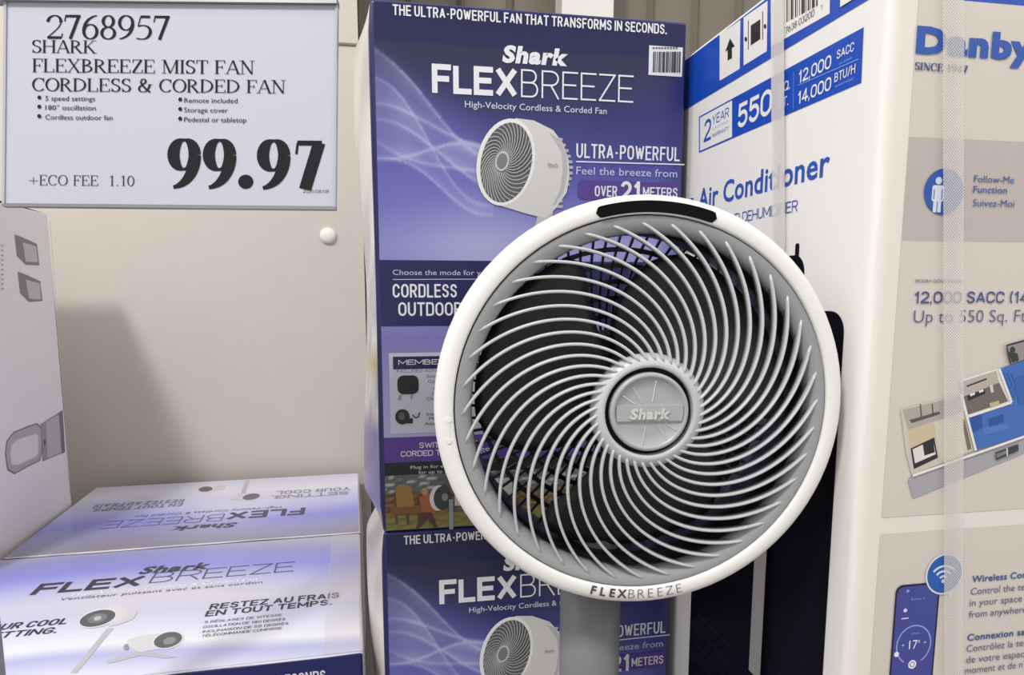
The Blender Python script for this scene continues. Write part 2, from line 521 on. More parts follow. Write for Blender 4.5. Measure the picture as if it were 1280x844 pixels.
class Print:
    """coloured flat shapes printed on one plane -> one mesh part"""

    def __init__(s, plane, layer=1):
        s.P, s.h = plane, 0.0004 * layer
        s.v, s.f, s.c = [], [], []
        s.k = 0

    def polyuv(s, uv, col, lift=True):
        if lift:
            s.k += 1
        h = s.h + 0.00004 * s.k
        b = len(s.v)
        s.v += [s.P.at(u, v, h) for u, v in uv]
        ar = sum(uv[i - 1][0] * uv[i][1] - uv[i][0] * uv[i - 1][1] for i in range(len(uv)))
        idx = list(range(b, b + len(uv)))
        s.f.append(tuple(idx if ar > 0 else idx[::-1]))
        s.c.append(lin(col))

    def poly(s, px, col):
        s.polyuv([s.P.uv(*p) for p in px], col)

    def rect(s, x0, y0, x1, y1, col, r=0.0):
        u0, v0 = s.P.uv(x0, y0)
        u1, v1 = s.P.uv(x1, y1)
        s.rectuv(u0, v1, u1, v0, col, r)

    def rectuv(s, u0, v0, u1, v1, col, r=0.0):
        if u0 > u1:
            u0, u1 = u1, u0
        if v0 > v1:
            v0, v1 = v1, v0
        if r:
            pts = arc(u1 - r, v1 - r, r, r, 0, 90, 6) + arc(u0 + r, v1 - r, r, r, 90, 180, 6) + arc(u0 + r, v0 + r, r, r, 180, 270, 6) + arc(u1 - r, v0 + r, r, r, 270, 360, 6)
            s.polyuv(pts, col)
        else:
            s.polyuv([(u0, v0), (u1, v0), (u1, v1), (u0, v1)], col)

    def ell(s, x, y, rx, ry, col, rot=0, n=36):
        s.poly([(x + rx * cos(a) * cos(rot) - ry * sin(a) * sin(rot), y + rx * cos(a) * sin(rot) + ry * sin(a) * cos(rot)) for a in (2 * pi * i / n for i in range(n))], col)

    def line(s, px, w, col):
        """polyline through photo points, w metres wide"""
        q = np.array([s.P.uv(*p) for p in px])
        s.lineuv(q, w, col)

    def lineuv(s, q, w, col):
        q = np.array(q, float)
        t = np.gradient(q, axis=0)
        t /= np.maximum(np.linalg.norm(t, axis=1), 1e-9)[:, None]
        n = np.stack([-t[:, 1], t[:, 0]], 1) * w / 2
        s.k += 1
        for i in range(len(q) - 1):
            s.polyuv([tuple(q[i] - n[i]), tuple(q[i + 1] - n[i + 1]), tuple(q[i + 1] + n[i + 1]), tuple(q[i] + n[i])], col, False)

    def put(s, g, u0, v0, w, hgt, col, shear=0.0, flip=1):
        v, f, gw = g[:3]
        lift = g[3] if len(g) > 3 else np.zeros(len(v))
        s.k += 1
        h = s.h + 0.00004 * s.k
        b = len(s.v)
        for (a, c), e in zip(v, lift):
            s.v.append(s.P.at(u0 + flip * (a * w / gw + shear * c * hgt), v0 + flip * c * hgt, h + 0.000005 * e))
        for q in f:
            s.f.append(tuple(b + i for i in q))
            s.c.append(lin(col))

    def text(s, t, x0, y0, x1, y1, hp, col, bold=0.0, shear=0.0, fn=None, flip=1):
        """baseline from (x0,y0) to (x1,y1) in the photo, capitals hp photo pixels tall at the left"""
        u0, v0 = s.P.uv(x0, y0)
        u1, v1 = s.P.uv(x1, y1)
        vt = s.P.uv(x0, y0 - hp * flip)[1]
        hg = abs(vt - v0)
        if fn:
            g = fn(t)
        elif t == t.upper() and any(c.isalpha() or c.isdigit() for c in t) and all(c in SANS or c in ACC or c in ' .,•' for c in t):
            wt = .105 + bold * 2.1
            want = (abs(u1 - u0) - abs(shear) * hg) / hg
            w0, w1 = sans(t, wt, .5)[2], sans(t, wt, 1.0)[2]
            g = sans(t, wt, max(.3, min(2.2, .5 + .5 * (want - w0) / (w1 - w0))))
        else:
            g = glyphs(t, bold)
        s.put(g, u0, (v0 + v1) / 2, abs(u1 - u0) - abs(shear) * hg, hg, col, shear, flip)

    def build(s, name, parent, m=None):
        o = mesh(name, s.v, s.f, m or INK, parent)
        ca = o.data.color_attributes.new('ink', 'FLOAT_COLOR', 'CORNER')
        i = 0
        for p, c in zip(o.data.polygons, s.c):
            for _ in p.loop_indices:
                ca.data[i].color = c
                i += 1
        return o


def art(name, plane, u0, u1, v0, v1, nu, nv, func, parent, layer=1, m=None):
    """printed artwork whose ink colour varies over the card: func(s, t) with s, t in 0..1 (t downwards)"""
    vs, fs, cs = [], [], []
    for j in range(nv + 1):
        for i in range(nu + 1):
            a, b = i / nu, j / nv
            vs.append(plane.at(u0 + (u1 - u0) * a, v1 + (v0 - v1) * b, 0.0004 * layer))
            cs.append(lin(func(a, b)))
    for j in range(nv):
        for i in range(nu):
            k = j * (nu + 1) + i
            fs.append((k + nu + 1, k + nu + 2, k + 1, k))
    o = mesh(name, vs, fs, m or INK_GLOSS, parent)
    ca = o.data.color_attributes.new('ink', 'FLOAT_COLOR', 'POINT')
    for i, c in enumerate(cs):
        ca.data[i].color = c
    return o


def mix(a, b, t):
    t = max(0.0, min(1.0, t))
    return tuple(x + (y - x) * t for x, y in zip(a, b))


def sm(a, b, x):
    t = max(0.0, min(1.0, (x - a) / (b - a)))
    return t * t * (3 - 2 * t)


def ramp(stops, x):
    for (a, c0), (b, c1) in zip(stops, stops[1:]):
        if x <= b:
            return mix(c0, c1, (x - a) / (b - a))
    return stops[-1][1]


def carton_body(name, b, colf, dispf, m, parent, r=0.006, n=18, turn=0.0):
    """closed card box with soft edges; colf(side,s,t) inks it, dispf(side,s,t) bulges a side outwards"""
    x0, x1, y0, y1, z0, z1 = b
    lo, hi = np.array([x0, y0, z0]), np.array([x1, y1, z1])
    vs, fs, cs = [], [], []

    def ticks(L):
        e = [0, r * .3, r * .65, r]
        mid = list(np.linspace(r, L - r, n))[1:-1]
        return e + mid + [L - q for q in e[::-1]]
    for ax in range(3):
        ua, va = [(1, 2), (0, 2), (0, 1)][ax]
        tu, tv = ticks(hi[ua] - lo[ua]), ticks(hi[va] - lo[va])
        for sd in (0, 1):
            base = len(vs)
            side = ('left', 'right', 'front', 'back', 'bottom', 'top')[ax * 2 + sd]
            for tvv in tv:
                for tuu in tu:
                    p = np.zeros(3)
                    p[ax] = (lo, hi)[sd][ax]
                    p[ua], p[va] = lo[ua] + tuu, lo[va] + tvv
                    q = np.clip(p, lo + r, hi - r)
                    d = p - q
                    L = np.linalg.norm(d)
                    p = q + d / L * r
                    s_, t_ = tuu / (hi[ua] - lo[ua]), tvv / (hi[va] - lo[va])
                    p[ax] += (1 if sd else -1) * dispf(side, s_, t_)
                    vs.append(p)
                    cs.append(lin(colf(side, s_, t_)))
            w = len(tu)
            flip = (sd == 1) == (ax != 1)
            for j in range(len(tv) - 1):
                for i in range(w - 1):
                    k = base + j * w + i
                    fc = (k, k + 1, k + w + 1, k + w)
                    fs.append(fc if flip else fc[::-1])
    if turn:
        ox, oy, ct, st = (x0 + x1) / 2, (y0 + y1) / 2, cos(turn), sin(turn)
        vs = [(ox + (x - ox) * ct - (y - oy) * st, oy + (x - ox) * st + (y - oy) * ct, z) for x, y, z in vs]
    o = mesh(name, vs, fs, m, parent, smooth=True)
    ca = o.data.color_attributes.new('ink', 'FLOAT_COLOR', 'POINT')
    for i, c in enumerate(cs):
        ca.data[i].color = c
    bm = bmesh.new()
    bm.from_mesh(o.data)
    bmesh.ops.remove_doubles(bm, verts=bm.verts, dist=1e-5)
    bm.to_mesh(o.data)
    bm.free()
    return o


def copy_tree(o, parent=None):
    c = o.copy()
    COL.objects.link(c)
    if parent is not None:
        c.parent = parent
    for ch in [q for q in SC.objects if q.parent == o]:
        copy_tree(ch, c)
    return c


# ------------------------------------------------------------------ the place
FLOOR = 0.03
v, f = box_vf(-2.2, 2.6, -1.6, 2.75, FLOOR - 0.05, FLOOR)
struct(mesh('floor', v, f, M_FLOOR))
v, f = box_vf(-2.2, -0.045, 1.93, 1.96, FLOOR, 2.7)
wb = struct(mesh('wall_back', v, f, M_WALL))
# folded sheet-metal wall further back
prof = []
xx = -2.2
while xx < 2.6:
    prof += [(xx, 2.66), (xx + 0.15, 2.66), (xx + 0.165, 2.63), (xx + 0.18, 2.66)]
    xx += 0.18
vs = [(a, b, z) for z in (FLOOR, 2.8) for a, b in prof]
n = len(prof)
struct(mesh('wall_rear', vs, [(i, i + 1, n + i + 1, n + i) for i in range(n - 1)], M_REARWALL))
post = bevel_box('trim_1', (0.64, 0.83, 2.5, 2.6, FLOOR, 2.8), M_POST, None, 0.006, origin=(0.735, 2.55, FLOOR))
struct(post)
seam = bevel_box('trim_2', (-0.16, -0.045, 1.926, 1.931, 1.668, 1.674), M_REARWALL, None, 0.001)
struct(seam)
# shelf decks that carry the boxes
struct(bevel_box('trim_3', (-1.5, -0.03, 0.9, 1.92, FLOOR, 0.275), M_METAL, None, 0.004, origin=(-0.7, 1.4, FLOOR)))
struct(bevel_box('trim_4', (0.42, 1.1, 0.54, 1.1, FLOOR, 0.43), M_METAL, None, 0.004, origin=(0.7, 0.8, FLOOR)))

# round plastic plug on the wall
vs, fs = [], []
for (rr, yy) in ((0.021, 1.93), (0.021, 1.925), (0.017, 1.920), (0.009, 1.917)):
    for i in range(24):
        a = 2 * pi * i / 24
        vs.append((-0.136 + rr * cos(a), yy, 1.188 + rr * sin(a)))
for k in range(3):
    for i in range(24):
        fs.append((k * 24 + i, k * 24 + (i + 1) % 24, k * 24 + 24 + (i + 1) % 24, k * 24 + 24 + i))
fs.append(tuple(range(72, 96)))
tag(mesh('wall_plug', vs, fs, M_POST, smooth=True, origin=(-0.136, 1.93, 1.188)), 'small round white plug on the cream wall beneath the price sign', 'plug')

# ------------------------------------------------------------------ tall fan cartons
WHITE = (228, 228, 234)
NAVY = (32, 34, 84)
TX0, TX1, TY, TZ0, TZ1 = -0.006, 0.412, 0.93, 0.715, 1.400
TP = Plane((TX0, TY, TZ0), (1, 0, 0), (0, 0, 1))
TW, TH = TX1 - TX0, TZ1 - TZ0


def fan_picture(pr, X, Y, k=1.0):
    """the printed picture of the fan head, centred on photo point X,Y"""
    def q(x, y):
        return (X + (x - 632) * k, Y + (y - 202) * k)
    body = [q(*p) for p in ((644, 148), (667, 151), (691, 163), (703, 179), (710, 199), (711.5, 220), (708, 241), (694, 261), (681, 273), (660, 268), (624, 257))]
    # stepped vent teeth along the back
    for i in range(13):
        t = i / 12
        x = 700 + 13 * sin(pi * min(1, t * 1.15))
        y = 172 + 84 * t
        pr.poly([q(x - 6, y), q(x + 3, y + 1), q(x + 3, y + 4.6), q(x - 6, y + 4)], (176, 177, 182))
    pr.poly([q(*p) for p in ((672, 268), (692, 258), (688, 284), (668, 284))], (190, 190, 196))
    pr.poly(body, (208, 207, 206))
    pr.poly([q(*p) for p in ((686, 166), (700, 175), (708, 195), (709, 215), (704, 240), (694, 256), (690, 258), (700, 236), (703, 212), (701, 190))], (180, 180, 184))
    pr.ell(*q(632, 203), 36 * k, 55 * k, (232, 231, 230), radians(11))
    pr.ell(*q(632.5, 203.5), 31.5 * k, 50.5 * k, (88, 90, 94), radians(11))
    hub = q(627, 202)
    for i in range(34):
        a = 2 * pi * i / 34
        pts = []
        for j in range(7):
            t = j / 6
            aa = a + 1.1 * (1 - t)
            rx, ry = (6 + 25 * t) * k, (9 + 41 * t) * k
            cx_, cy_ = hub[0] + (q(632.5, 203.5)[0] - hub[0]) * t, hub[1] + (q(632.5, 203.5)[1] - hub[1]) * t
            x, y = rx * cos(aa), ry * sin(aa)
            c, s_ = cos(radians(11)), sin(radians(11))
            pts.append((cx_ + x * c - y * s_, cy_ + x * s_ + y * c))
        pr.line(pts, 0.0011 * k, (182, 183, 184))
    pr.ell(*hub, 8.5 * k, 12.5 * k, (196, 197, 198), radians(11))
    pr.ell(*hub, 6.5 * k, 10 * k, (120, 122, 126), radians(11))
    pr.text('Shark', *q(684, 206), *q(697, 211), 4 * k, (150, 150, 152), 0.02)


AIR = [np.array(bez(*q, n=60)) for q in (
    ((462, 58), (530, 96), (545, 168), (612, 182)), ((462, 92), (520, 100), (540, 250), (606, 232)),
    ((462, 188), (530, 186), (540, 140), (612, 168)), ((462, 122), (500, 116), (560, 170), (606, 158)),
    ((462, 187), (530, 176), (548, 254), (604, 246)), ((462, 140), (520, 136), (560, 214), (606, 208)),
    ((462, 166), (510, 200), (560, 186), (606, 196)))]
SHEETS = ((0, 3, .22), (0, 5, .16), (1, 4, .2), (2, 5, .2), (3, 6, .16), (2, 4, .12))


def air(x, y):
    if x > 606 or y < 50 or y > 262:
        return 0.0
    ys = [float(np.interp(x, c[:, 0], c[:, 1])) for c in AIR]
    g = 0.0
    for i, j, k in SHEETS:
        lo_, hi_ = min(ys[i], ys[j]), max(ys[i], ys[j])
        if lo_ <= y <= hi_:
            g += k * (.35 + .65 * abs((y - lo_) / (hi_ - lo_ + 1e-6) - .5) * 2)
    for v_ in ys:
        g += .32 * math.exp(-((y - v_) / 2.3) ** 2)
    return g * (0.55 + 0.45 * sm(462, 500, x)) * (1 - .4 * sm(580, 606, x))


def tall_art(a, b):
    y = b * 657 + 5
    top = ramp([(0, (26, 28, 76)), (44, (30, 32, 78)), (52, (42, 43, 74)), (120, (48, 51, 102)), (190, (76, 79, 158)), (240, (104, 106, 186)), (290, (158, 158, 212)), (325, (138, 138, 204)),
                (326, (150, 146, 204)), (408, (128, 122, 190)), (470, (168, 164, 216)), (548, (186, 182, 226)), (700, (150, 140, 200))], y)
    if y < 325:
        # pale fan of moving air from the left edge, dark wedge at the right
        s1 = 60 + 190 * a * 1.25
        g = sm(-25, 45, y - s1) * (1 - sm(0.25, 0.8, a))
        top = mix(top, (112, 114, 186), 0.55 * g)
        edge = 118 + (1 - a) * 420
        g2 = sm(-10, 10, edge - y) * sm(0.72, 0.9, a) * sm(60, 110, y)
        top = mix(top, (66, 68, 138), 0.35 * g2)
        if y > 50:
            top = mix(top, (40, 44, 112), sm(0.9, 1.0, a) * 0.5)
        g3 = math.exp(-((a - .33) / .25) ** 2) * sm(200, 300, y)
        top = mix(top, (205, 203, 232), 0.5 * g3)
        top = mix(top, (196, 198, 228), min(.75, air(462 + a * 393, y - a * 18)))
    return top


def tall_side(side, s, t):
    if side == 'left':
        c = mix((222, 217, 210), (196, 190, 188), sm(-.4, .6, sin(t * 23 + s * 4) * sin(s * 11 + t * 9)))
        w = sin(s * 27 + t * 15) * sin(t * 61 + s * 3)
        if w > 0.45 and t < .7:
            c = (184, 178, 194)
        if 0.05 < t < 0.22 and s < 0.55:
            c = mix(c, (136, 124, 180), 0.8)
        if 0.3 < t < 0.36 and s < .4:
            c = (190, 176, 140)
        if s < 0.015:
            c = NAVY
        return c
    if side == 'front':
        return (40, 42, 96)
    return (44, 46, 100)


def tall_bulge(side, s, t):
    if side == 'left':
        return 0.027 * sin(pi * s) ** 0.7 * (0.8 + 0.2 * sin(t * 8 + 1)) * sm(0, .03, min(t, 1 - t))
    return 0.0


tall = thing('fan_carton', ((TX0 + TX1) / 2, TY + 0.13, TZ0), 'upright navy and lilac fan carton behind the pedestal fan, on top of its twin', 'box', 'upright fan cartons')
carton_body('carton_body', (TX0, TX1, TY, TY + 0.26, TZ0, TZ1), tall_side, tall_bulge, INK_GLOSS, tall, 0.005, 22)
art('front_artwork', TP, 0.004, TW - 0.003, 0.003, TH - 0.004, 210, 330, tall_art, tall)

p = Print(TP, 3)
p.text('THE ULTRA-POWERFUL FAN THAT TRANSFORMS IN SECONDS.', 491, 19.5, 833, 43, 13.5, WHITE, 0.022)
p.build('headline_lettering', tall)
p = Print(TP, 3)
p.text('Shark', 627, 79, 712, 83, 22, WHITE, 0.05, 0.18)
p.text('FLEX', 540, 117, 646, 121, 36.5, WHITE, 0.045)
p.text('BREEZE', 651, 121.5, 791, 129, 35, WHITE, -0.021)
p.text('High-Velocity Cordless & Corded Fan', 581, 135, 758, 142.5, 8, (205, 205, 225), 0.004)
p.build('title_lettering', tall)
p = Print(TP, 3)
fan_picture(p, 632, 202)
p.build('fan_picture', tall)
p = Print(TP, 3)
p.rect(811, 57, 852, 96.5, (222, 222, 226))
for i, w in enumerate([2, 1, 1, 2, 1, 3, 1, 2, 1, 1, 2, 3, 1, 1, 2]):
    x = 816 + i * 2.3
    p.rect(x, 65, x + w * .6, 91, (60, 60, 70))
for i in range(9):
    p.rect(815 + i * 3.6, 59.5, 817.4 + i * 3.6, 61.5, (90, 90, 100))
p.build('barcode_label', tall)
p = Print(TP, 3)
p.text('ULTRA-POWERFUL', 720, 198, 849, 201.5, 18, WHITE, 0.012)
p.line([(720, 202.2), (855, 206)], 0.0016, WHITE)
p.text('Feel the breeze from', 720, 218, 846, 222, 9.5, (190, 190, 220), 0.006)
u0, v0 = TP.uv(722, 249)
u1, v1 = TP.uv(848, 229)
p.rectuv(u0, v0, u1, v1, (84, 60, 140), 0.006)
p.text('OVER', 743, 245.5, 771, 246.5, 13.5, WHITE, 0.014)
p.text('21', 775, 251.5, 799, 252, 25, WHITE, 0.03)
p.text('METERS', 803, 246, 846, 248, 12.5, WHITE, 0.014)
p.build('feature_lettering', tall)
p = Print(TP, 2)                       # mode band
u0, v0 = TP.uv(470, 408)
_, v1 = TP.uv(470, 325)
p.rectuv(0.004, v0, TW - 0.003, v1, (30, 32, 84))
p.text('Choose the mode for you', 491, 344, 612, 344, 6.5, (190, 190, 215), 0.0)
p.line([(491, 349.5), (700, 348.5)], 0.0009, (190, 190, 215))
p.text('CORDLESS', 491, 372, 571, 372, 17, WHITE, 0.016)
p.text('OUTDOORS', 498, 395, 588, 394.5, 17, WHITE, 0.016)
p.text('CORDED', 650, 372, 720, 372, 17, WHITE, 0.016)
p.text('INDOORS', 650, 394, 725, 394, 17, WHITE, 0.016)
p.build('mode_band', tall)
p = Print(TP, 2)                       # bonus panel
p.rect(486, 441.5, 668, 536, (206, 206, 222))
p.rect(491, 446, 664, 458.5, NAVY)
p.text("MEMBER'S BONUS", 498, 455.5, 618, 455, 6.5, WHITE, 0.02)
p.text('INCLUDES BONUS COVER', 496, 465, 580, 465, 3.6, (70, 70, 110), 0.004)
for t, x, y in (('Storage', 533, 472), ('Cover', 535, 478.5), ('+', 541, 488), ('Car', 540, 494), ('Charger', 533, 500), ('+', 541, 510), ('InstaCool', 533, 519), ('Mist', 536, 525), ('Attachment', 531, 531)):
    p.text(t, x, y, x + 3.6 * len(t), y, 4, (80, 80, 100), 0.0)
u0, v0 = TP.uv(497, 493)
u1, v1 = TP.uv(523, 469)
p.rectuv(u0, v0, u1, v1, (24, 26, 26), 0.008)
p.poly([(499, 494), (503, 493), (500, 500), (497, 500)], (150, 150, 160))
p.poly([(513, 494), (516, 493), (515, 499), (513, 499)], (150, 150, 160))
p.ell(503, 521, 9, 9.5, (32, 34, 36))
p.ell(502, 520, 4, 5, (90, 92, 96))
p.rect(508, 523, 516, 529, (26, 28, 30), )
p.line(arc(520, 517, 4, 5, 170, -20), 0.0016, (40, 40, 44))
p.build('bonus_panel', tall)
p = Print(TP, 2)                       # purple and black bands
_, v0 = TP.uv(480, 579)
_, v1 = TP.uv(480, 547.5)
p.rectuv(0.004, v0, TW - 0.003, v1, (92, 58, 150))
_, v2 = TP.uv(480, 595)
p.rectuv(0.004, v2, TW - 0.003, v0, (18, 18, 26))
p.text('SWITCH FROM', 524, 559.5, 596, 558, 7, WHITE, 0.02)
p.text('CORDED TO CORDLESS', 501, 570.5, 612, 567, 7, WHITE, 0.02)
p.text('Plug in for endless power', 513, 585.5, 600, 583, 4, (200, 200, 210), 0.01)
p.text('for up to 24 hours', 523, 592, 585, 590, 4, (200, 200, 210), 0.01)
p.build('cordless_band', tall)


def garden(a, b):
    h = (sin(a * 91) * sin(b * 47 + a * 20) + sin(a * 37 + 2) * sin(b * 83)) * .5
    if b < 0.3:
        c = mix((92, 96, 98), (190, 192, 190), sm(.2, .5, h + .2 * sin(a * 60)))
        if .17 < a < .33 and b > .05:
            c = mix(c, (70, 84, 70), .6)
    elif b < 0.72:
        c = mix((74, 62, 44), (150, 112, 62), sm(-.3, .5, h))
    else:
        c = mix((108, 104, 52), (142, 132, 70), sm(-.4, .4, h))
    return c


_, gv0 = TP.uv(481, 663)
gart = art('garden_picture', TP, 0.004, TW - 0.003, 0.003, v2, 120, 24, garden, tall, 2)
p = Print(TP, 4)                       # what stands in that garden: chairs, a table, a seated person, the fan
for x in (494, 508, 522, 536):
    p.line([(x, 622), (x + 2, 655)], 0.003, (96, 62, 34))
p.poly([(488, 633), (540, 630), (541, 640), (488, 643)], (126, 84, 46))
p.poly([(494, 608), (514, 606), (518, 632), (496, 634)], (156, 116, 62))
p.poly([(524, 620), (538, 616), (546, 636), (542, 650), (528, 648)], (164, 92, 58))
p.ell(531, 614, 4, 5, (186, 136, 104))
p.poly([(526, 640), (540, 640), (547, 660), (543, 660), (535, 648), (524, 660), (520, 660)], (84, 52, 38))
p.ell(548, 622, 11, 16, (218, 216, 214), 0.1)
p.ell(553, 622, 11, 15, (50, 54, 58), 0.1)
p.ell(556, 621, 4, 5, (130, 132, 134))
p.rect(561, 624, 566.5, 661, (150, 152, 156))
p.rect(568, 600, 640, 628, (196, 194, 188))
p.rect(612, 604, 626, 628, (96, 100, 106))
p.build('garden_figures', tall)

low = copy_tree(tall)
low.location.z -= TH
low['label'] = 'lower upright fan carton beneath its twin, partly hidden by the grey fan pole'

# ------------------------------------------------------------------ flat fan cartons
FZ = 0.55
A = (-0.70, -0.046, 0.908, 1.396, 0.275, FZ)
B = (-0.715, -0.064, 1.402, 1.888, 0.275, FZ)
TURN = radians(2.2)


def top_plane(b):
    return Plane(((b[0] + b[1]) / 2, (b[2] + b[3]) / 2, b[5]), (cos(TURN), sin(TURN), 0), (-sin(TURN), cos(TURN), 0))


FPA, FPB = top_plane(A), top_plane(B)
DGREY = (62, 60, 74)


def flat_col(side, s, t):
    return (214, 212, 222) if side in ('top', 'right') else (30, 34, 92)


def flat_side_right(side, s, t):
    if side == 'right':
        return 0.006 * sin(s * 9) * sin(pi * t)
    return 0.0


def front_top(a, b):
    """b: 0 at the far edge, 1 at the near edge"""
    c = ramp([(0, (176, 174, 192)), (.10, (150, 150, 206)), (.24, (138, 140, 222)), (.40, (186, 186, 228)), (.52, (206, 205, 224)), (.62, (200, 201, 232)), (.76, (224, 225, 244)), (.84, (236, 236, 244)), (.90, (184, 187, 230)), (1, (222, 223, 242))], b + 0.05 * sin(a * 4.5))
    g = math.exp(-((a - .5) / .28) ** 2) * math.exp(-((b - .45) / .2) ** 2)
    return mix(c, (224, 222, 226), .5 * g)  # soft pale gloss highlight painted into the lilac print


def back_top(a, b):
    c = ramp([(0, (208, 208, 230)), (.2, (224, 224, 240)), (.35, (206, 206, 236)), (.5, (190, 190, 236)), (.68, (142, 142, 222)), (.82, (150, 150, 196)), (1, (146, 142, 158))], b + 0.04 * sin(a * 6))
    return mix(c, (236, 234, 240), .5 * math.exp(-((a - .55) / .18) ** 2) * math.exp(-((b - .55) / .25) ** 2))  # print colour with a whitish gloss highlight painted in


def small_fan(p, x, y, rx, ry, rot, stalk):
    for q in stalk:
        p.poly(q, (190, 190, 198))
    p.ell(x + 14, y - 4, rx * .95, ry * 1.0, (214, 214, 220), rot)
    p.ell(x, y, rx, ry, (224, 224, 228), rot)
    p.ell(x, y, rx * .92, ry * .86, (92, 92, 98), rot)
    p.ell(x, y, rx * .5, ry * .5, (124, 124, 130), rot)
    p.ell(x, y, rx * .2, ry * .24, (190, 190, 194), rot)


fa = thing('fan_carton', ((A[0] + A[1]) / 2, (A[2] + A[3]) / 2, A[4]), 'fan carton lying flat with upright dark lettering, nearest the viewer, navy front edge', 'box', 'fan cartons lying flat')
carton_body('carton_body', A, flat_col, flat_side_right, INK_GLOSS, fa, 0.005, 16, TURN)
art('top_artwork', FPA, -(A[1] - A[0]) / 2 + .004, (A[1] - A[0]) / 2 - .004, -(A[3] - A[2]) / 2 + .004, (A[3] - A[2]) / 2 - .004, 70, 60, front_top, fa)
p = Print(FPA, 2)
p.text('Shark', 171, 719, 264, 711, 8.5, DGREY, 0.04, 0.18)
p.text('FLEX', 36, 745, 174, 733, 13, (58, 56, 72), 0.045)
p.text('BREEZE', 184, 731.5, 367, 713, 12.5, (84, 84, 112), -0.02)
p.text('High-Velocity Cordless & Corded Fan', 87, 748, 322, 724.5, 3.6, (246, 246, 250), 0.004)
p.text('Ventilateur puissant avec et sans cordon', 72, 753, 328, 728.5, 3.3, (110, 108, 130), 0.0)
p.build('title_lettering', fa)
p = Print(FPA, 2)
p.text('YOUR COOL', -30, 790, 81, 782, 7.5, (50, 48, 58), 0.03)
p.text('SETTING.', -30, 801, 69, 792.5, 7.5, (50, 48, 58), 0.03)
p.build('slogan_lettering', fa)
p = Print(FPA, 2)
p.text('RESTEZ AU FRAIS', 260, 764.4, 424, 746.4, 7, (50, 48, 58), 0.03)
p.text('EN TOUT TEMPS.', 255, 772.8, 415, 755.5, 7, (50, 48, 58), 0.03)
for i, t in enumerate(('• 5 RÉGLAGES DE VITESSE', '• OSCILLATION DE 180 DEGRÉS', '• INCLINAISON DE 55 DEGRÉS', '• TÉLÉCOMMANDE COMPRISE')):
    p.text(t, 251 - i, 780.5 + i * 5.6, 352 + 4 * (i % 3), 771 + i * 5.6, 3, (92, 90, 104), 0.006)
p.build('slogan_lettering', fa)
p = Print(FPA, 2)
small_fan(p, 124, 773, 25, 11, -0.25, [[(134, 786), (142, 786), (106, 830), (96, 842), (88, 842)]])
p.poly([(140, 764), (165, 761), (172, 766), (166, 775), (148, 782), (136, 784)], (208, 208, 214))
small_fan(p, 122, 774, 25, 11, -0.25, [])
p.build('pedestal_fan_picture', fa)
p = Print(FPA, 2)
p.poly([(172, 815), (182, 815), (222, 822), (208, 824), (176, 820), (138, 830), (132, 828)], (188, 188, 196))
p.poly([(158, 808), (160, 800), (178, 795), (206, 792), (222, 800), (200, 812), (174, 816)], (214, 214, 220))
p.ell(158, 810, 3.5, 4, (150, 150, 156))
p.ell(210, 801, 20, 11, (222, 222, 226), -0.25)
p.ell(210, 801, 18, 9.4, (94, 94, 100), -0.25)
p.ell(212, 802, 8, 4.5, (140, 140, 146), -0.25)
p.build('tabletop_fan_picture', fa)
FA = Plane(FPA.at(-(A[1] - A[0]) / 2, -(A[3] - A[2]) / 2, A[4] - A[5]), (cos(TURN), sin(TURN), 0), (0, 0, 1))
p = Print(FA, 1)
p.rectuv(0.004, 0.003, A[1] - A[0] - 0.004, A[5] - A[4] - 0.004, (28, 34, 98))
p.text('THE ULTRA-POWERFUL FAN THAT TRANSFORMS IN SECONDS.', -10, 891, 411, 857, 14, WHITE, 0.022)
p.build('front_band', fa)
# clear tape along the right end
hx, hy = (A[1] - A[0]) / 2, (A[3] - A[2]) / 2
mesh('tape', [FPA.at(hx - .055, -hy + .002, .0018), FPA.at(hx - .001, -hy + .002, .0018), FPA.at(hx - .001, hy - .002, .0018), FPA.at(hx - .055, hy - .002, .0018)], [(0, 1, 2, 3)], M_CLEARTAPE, fa)

fb = thing('fan_carton', ((B[0] + B[1]) / 2, (B[2] + B[3]) / 2, B[4]), 'fan carton lying flat against the wall with its lettering upside down', 'box', 'fan cartons lying flat')
carton_body('carton_body', B, flat_col, flat_side_right, INK_GLOSS, fb, 0.005, 16, TURN)
art('top_artwork', FPB, -(B[1] - B[0]) / 2 + .004, (B[1] - B[0]) / 2 - .004, -(B[3] - B[2]) / 2 + .004, (B[3] - B[2]) / 2 - .004, 70, 50, back_top, fb)
p = Print(FPB, 2)
p.text('Shark', 298, 653, 214, 659.5, 5.5, (76, 74, 92), 0.04, 0.18, flip=-1)
p.text('FLEX', 382, 635, 287, 641, 8.5, (70, 68, 86), 0.045, flip=-1)
p.text('BREEZE', 282, 642.5, 134, 652.5, 8.5, (112, 112, 150), -0.018, flip=-1)
p.text('High-Velocity Cordless & Corded Fan', 352, 633, 170, 645, 2.5, (120, 118, 140), 0.0, flip=-1)
p.build('title_lettering', fb)
p = Print(FPB, 2)
p.text('RESTEZ AU FRAIS', 232, 624, 120, 631, 4, (130, 128, 140), 0.025, flip=-1)
p.text('EN TOUT TEMPS.', 230, 629, 116, 636, 4, (130, 128, 140), 0.025, flip=-1)
p.build('slogan_lettering', fb)
p = Print(FPB, 2)
p.text('YOUR COOL', 438, 609, 346, 614.5, 4, (140, 138, 150), 0.025, flip=-1)
p.text('SETTING.', 436, 614.5, 340, 620, 4, (140, 138, 150), 0.025, flip=-1)
p.build('slogan_lettering', fb)
p = Print(FPB, 2)
p.poly([(307, 601), (312, 601), (306, 619), (300, 619)], (186, 186, 194))
p.poly([(288, 625), (296, 618), (312, 617), (306, 626)], (206, 206, 212))
p.ell(314, 621.5, 12.5, 4.6, (220, 220, 224), -0.15)
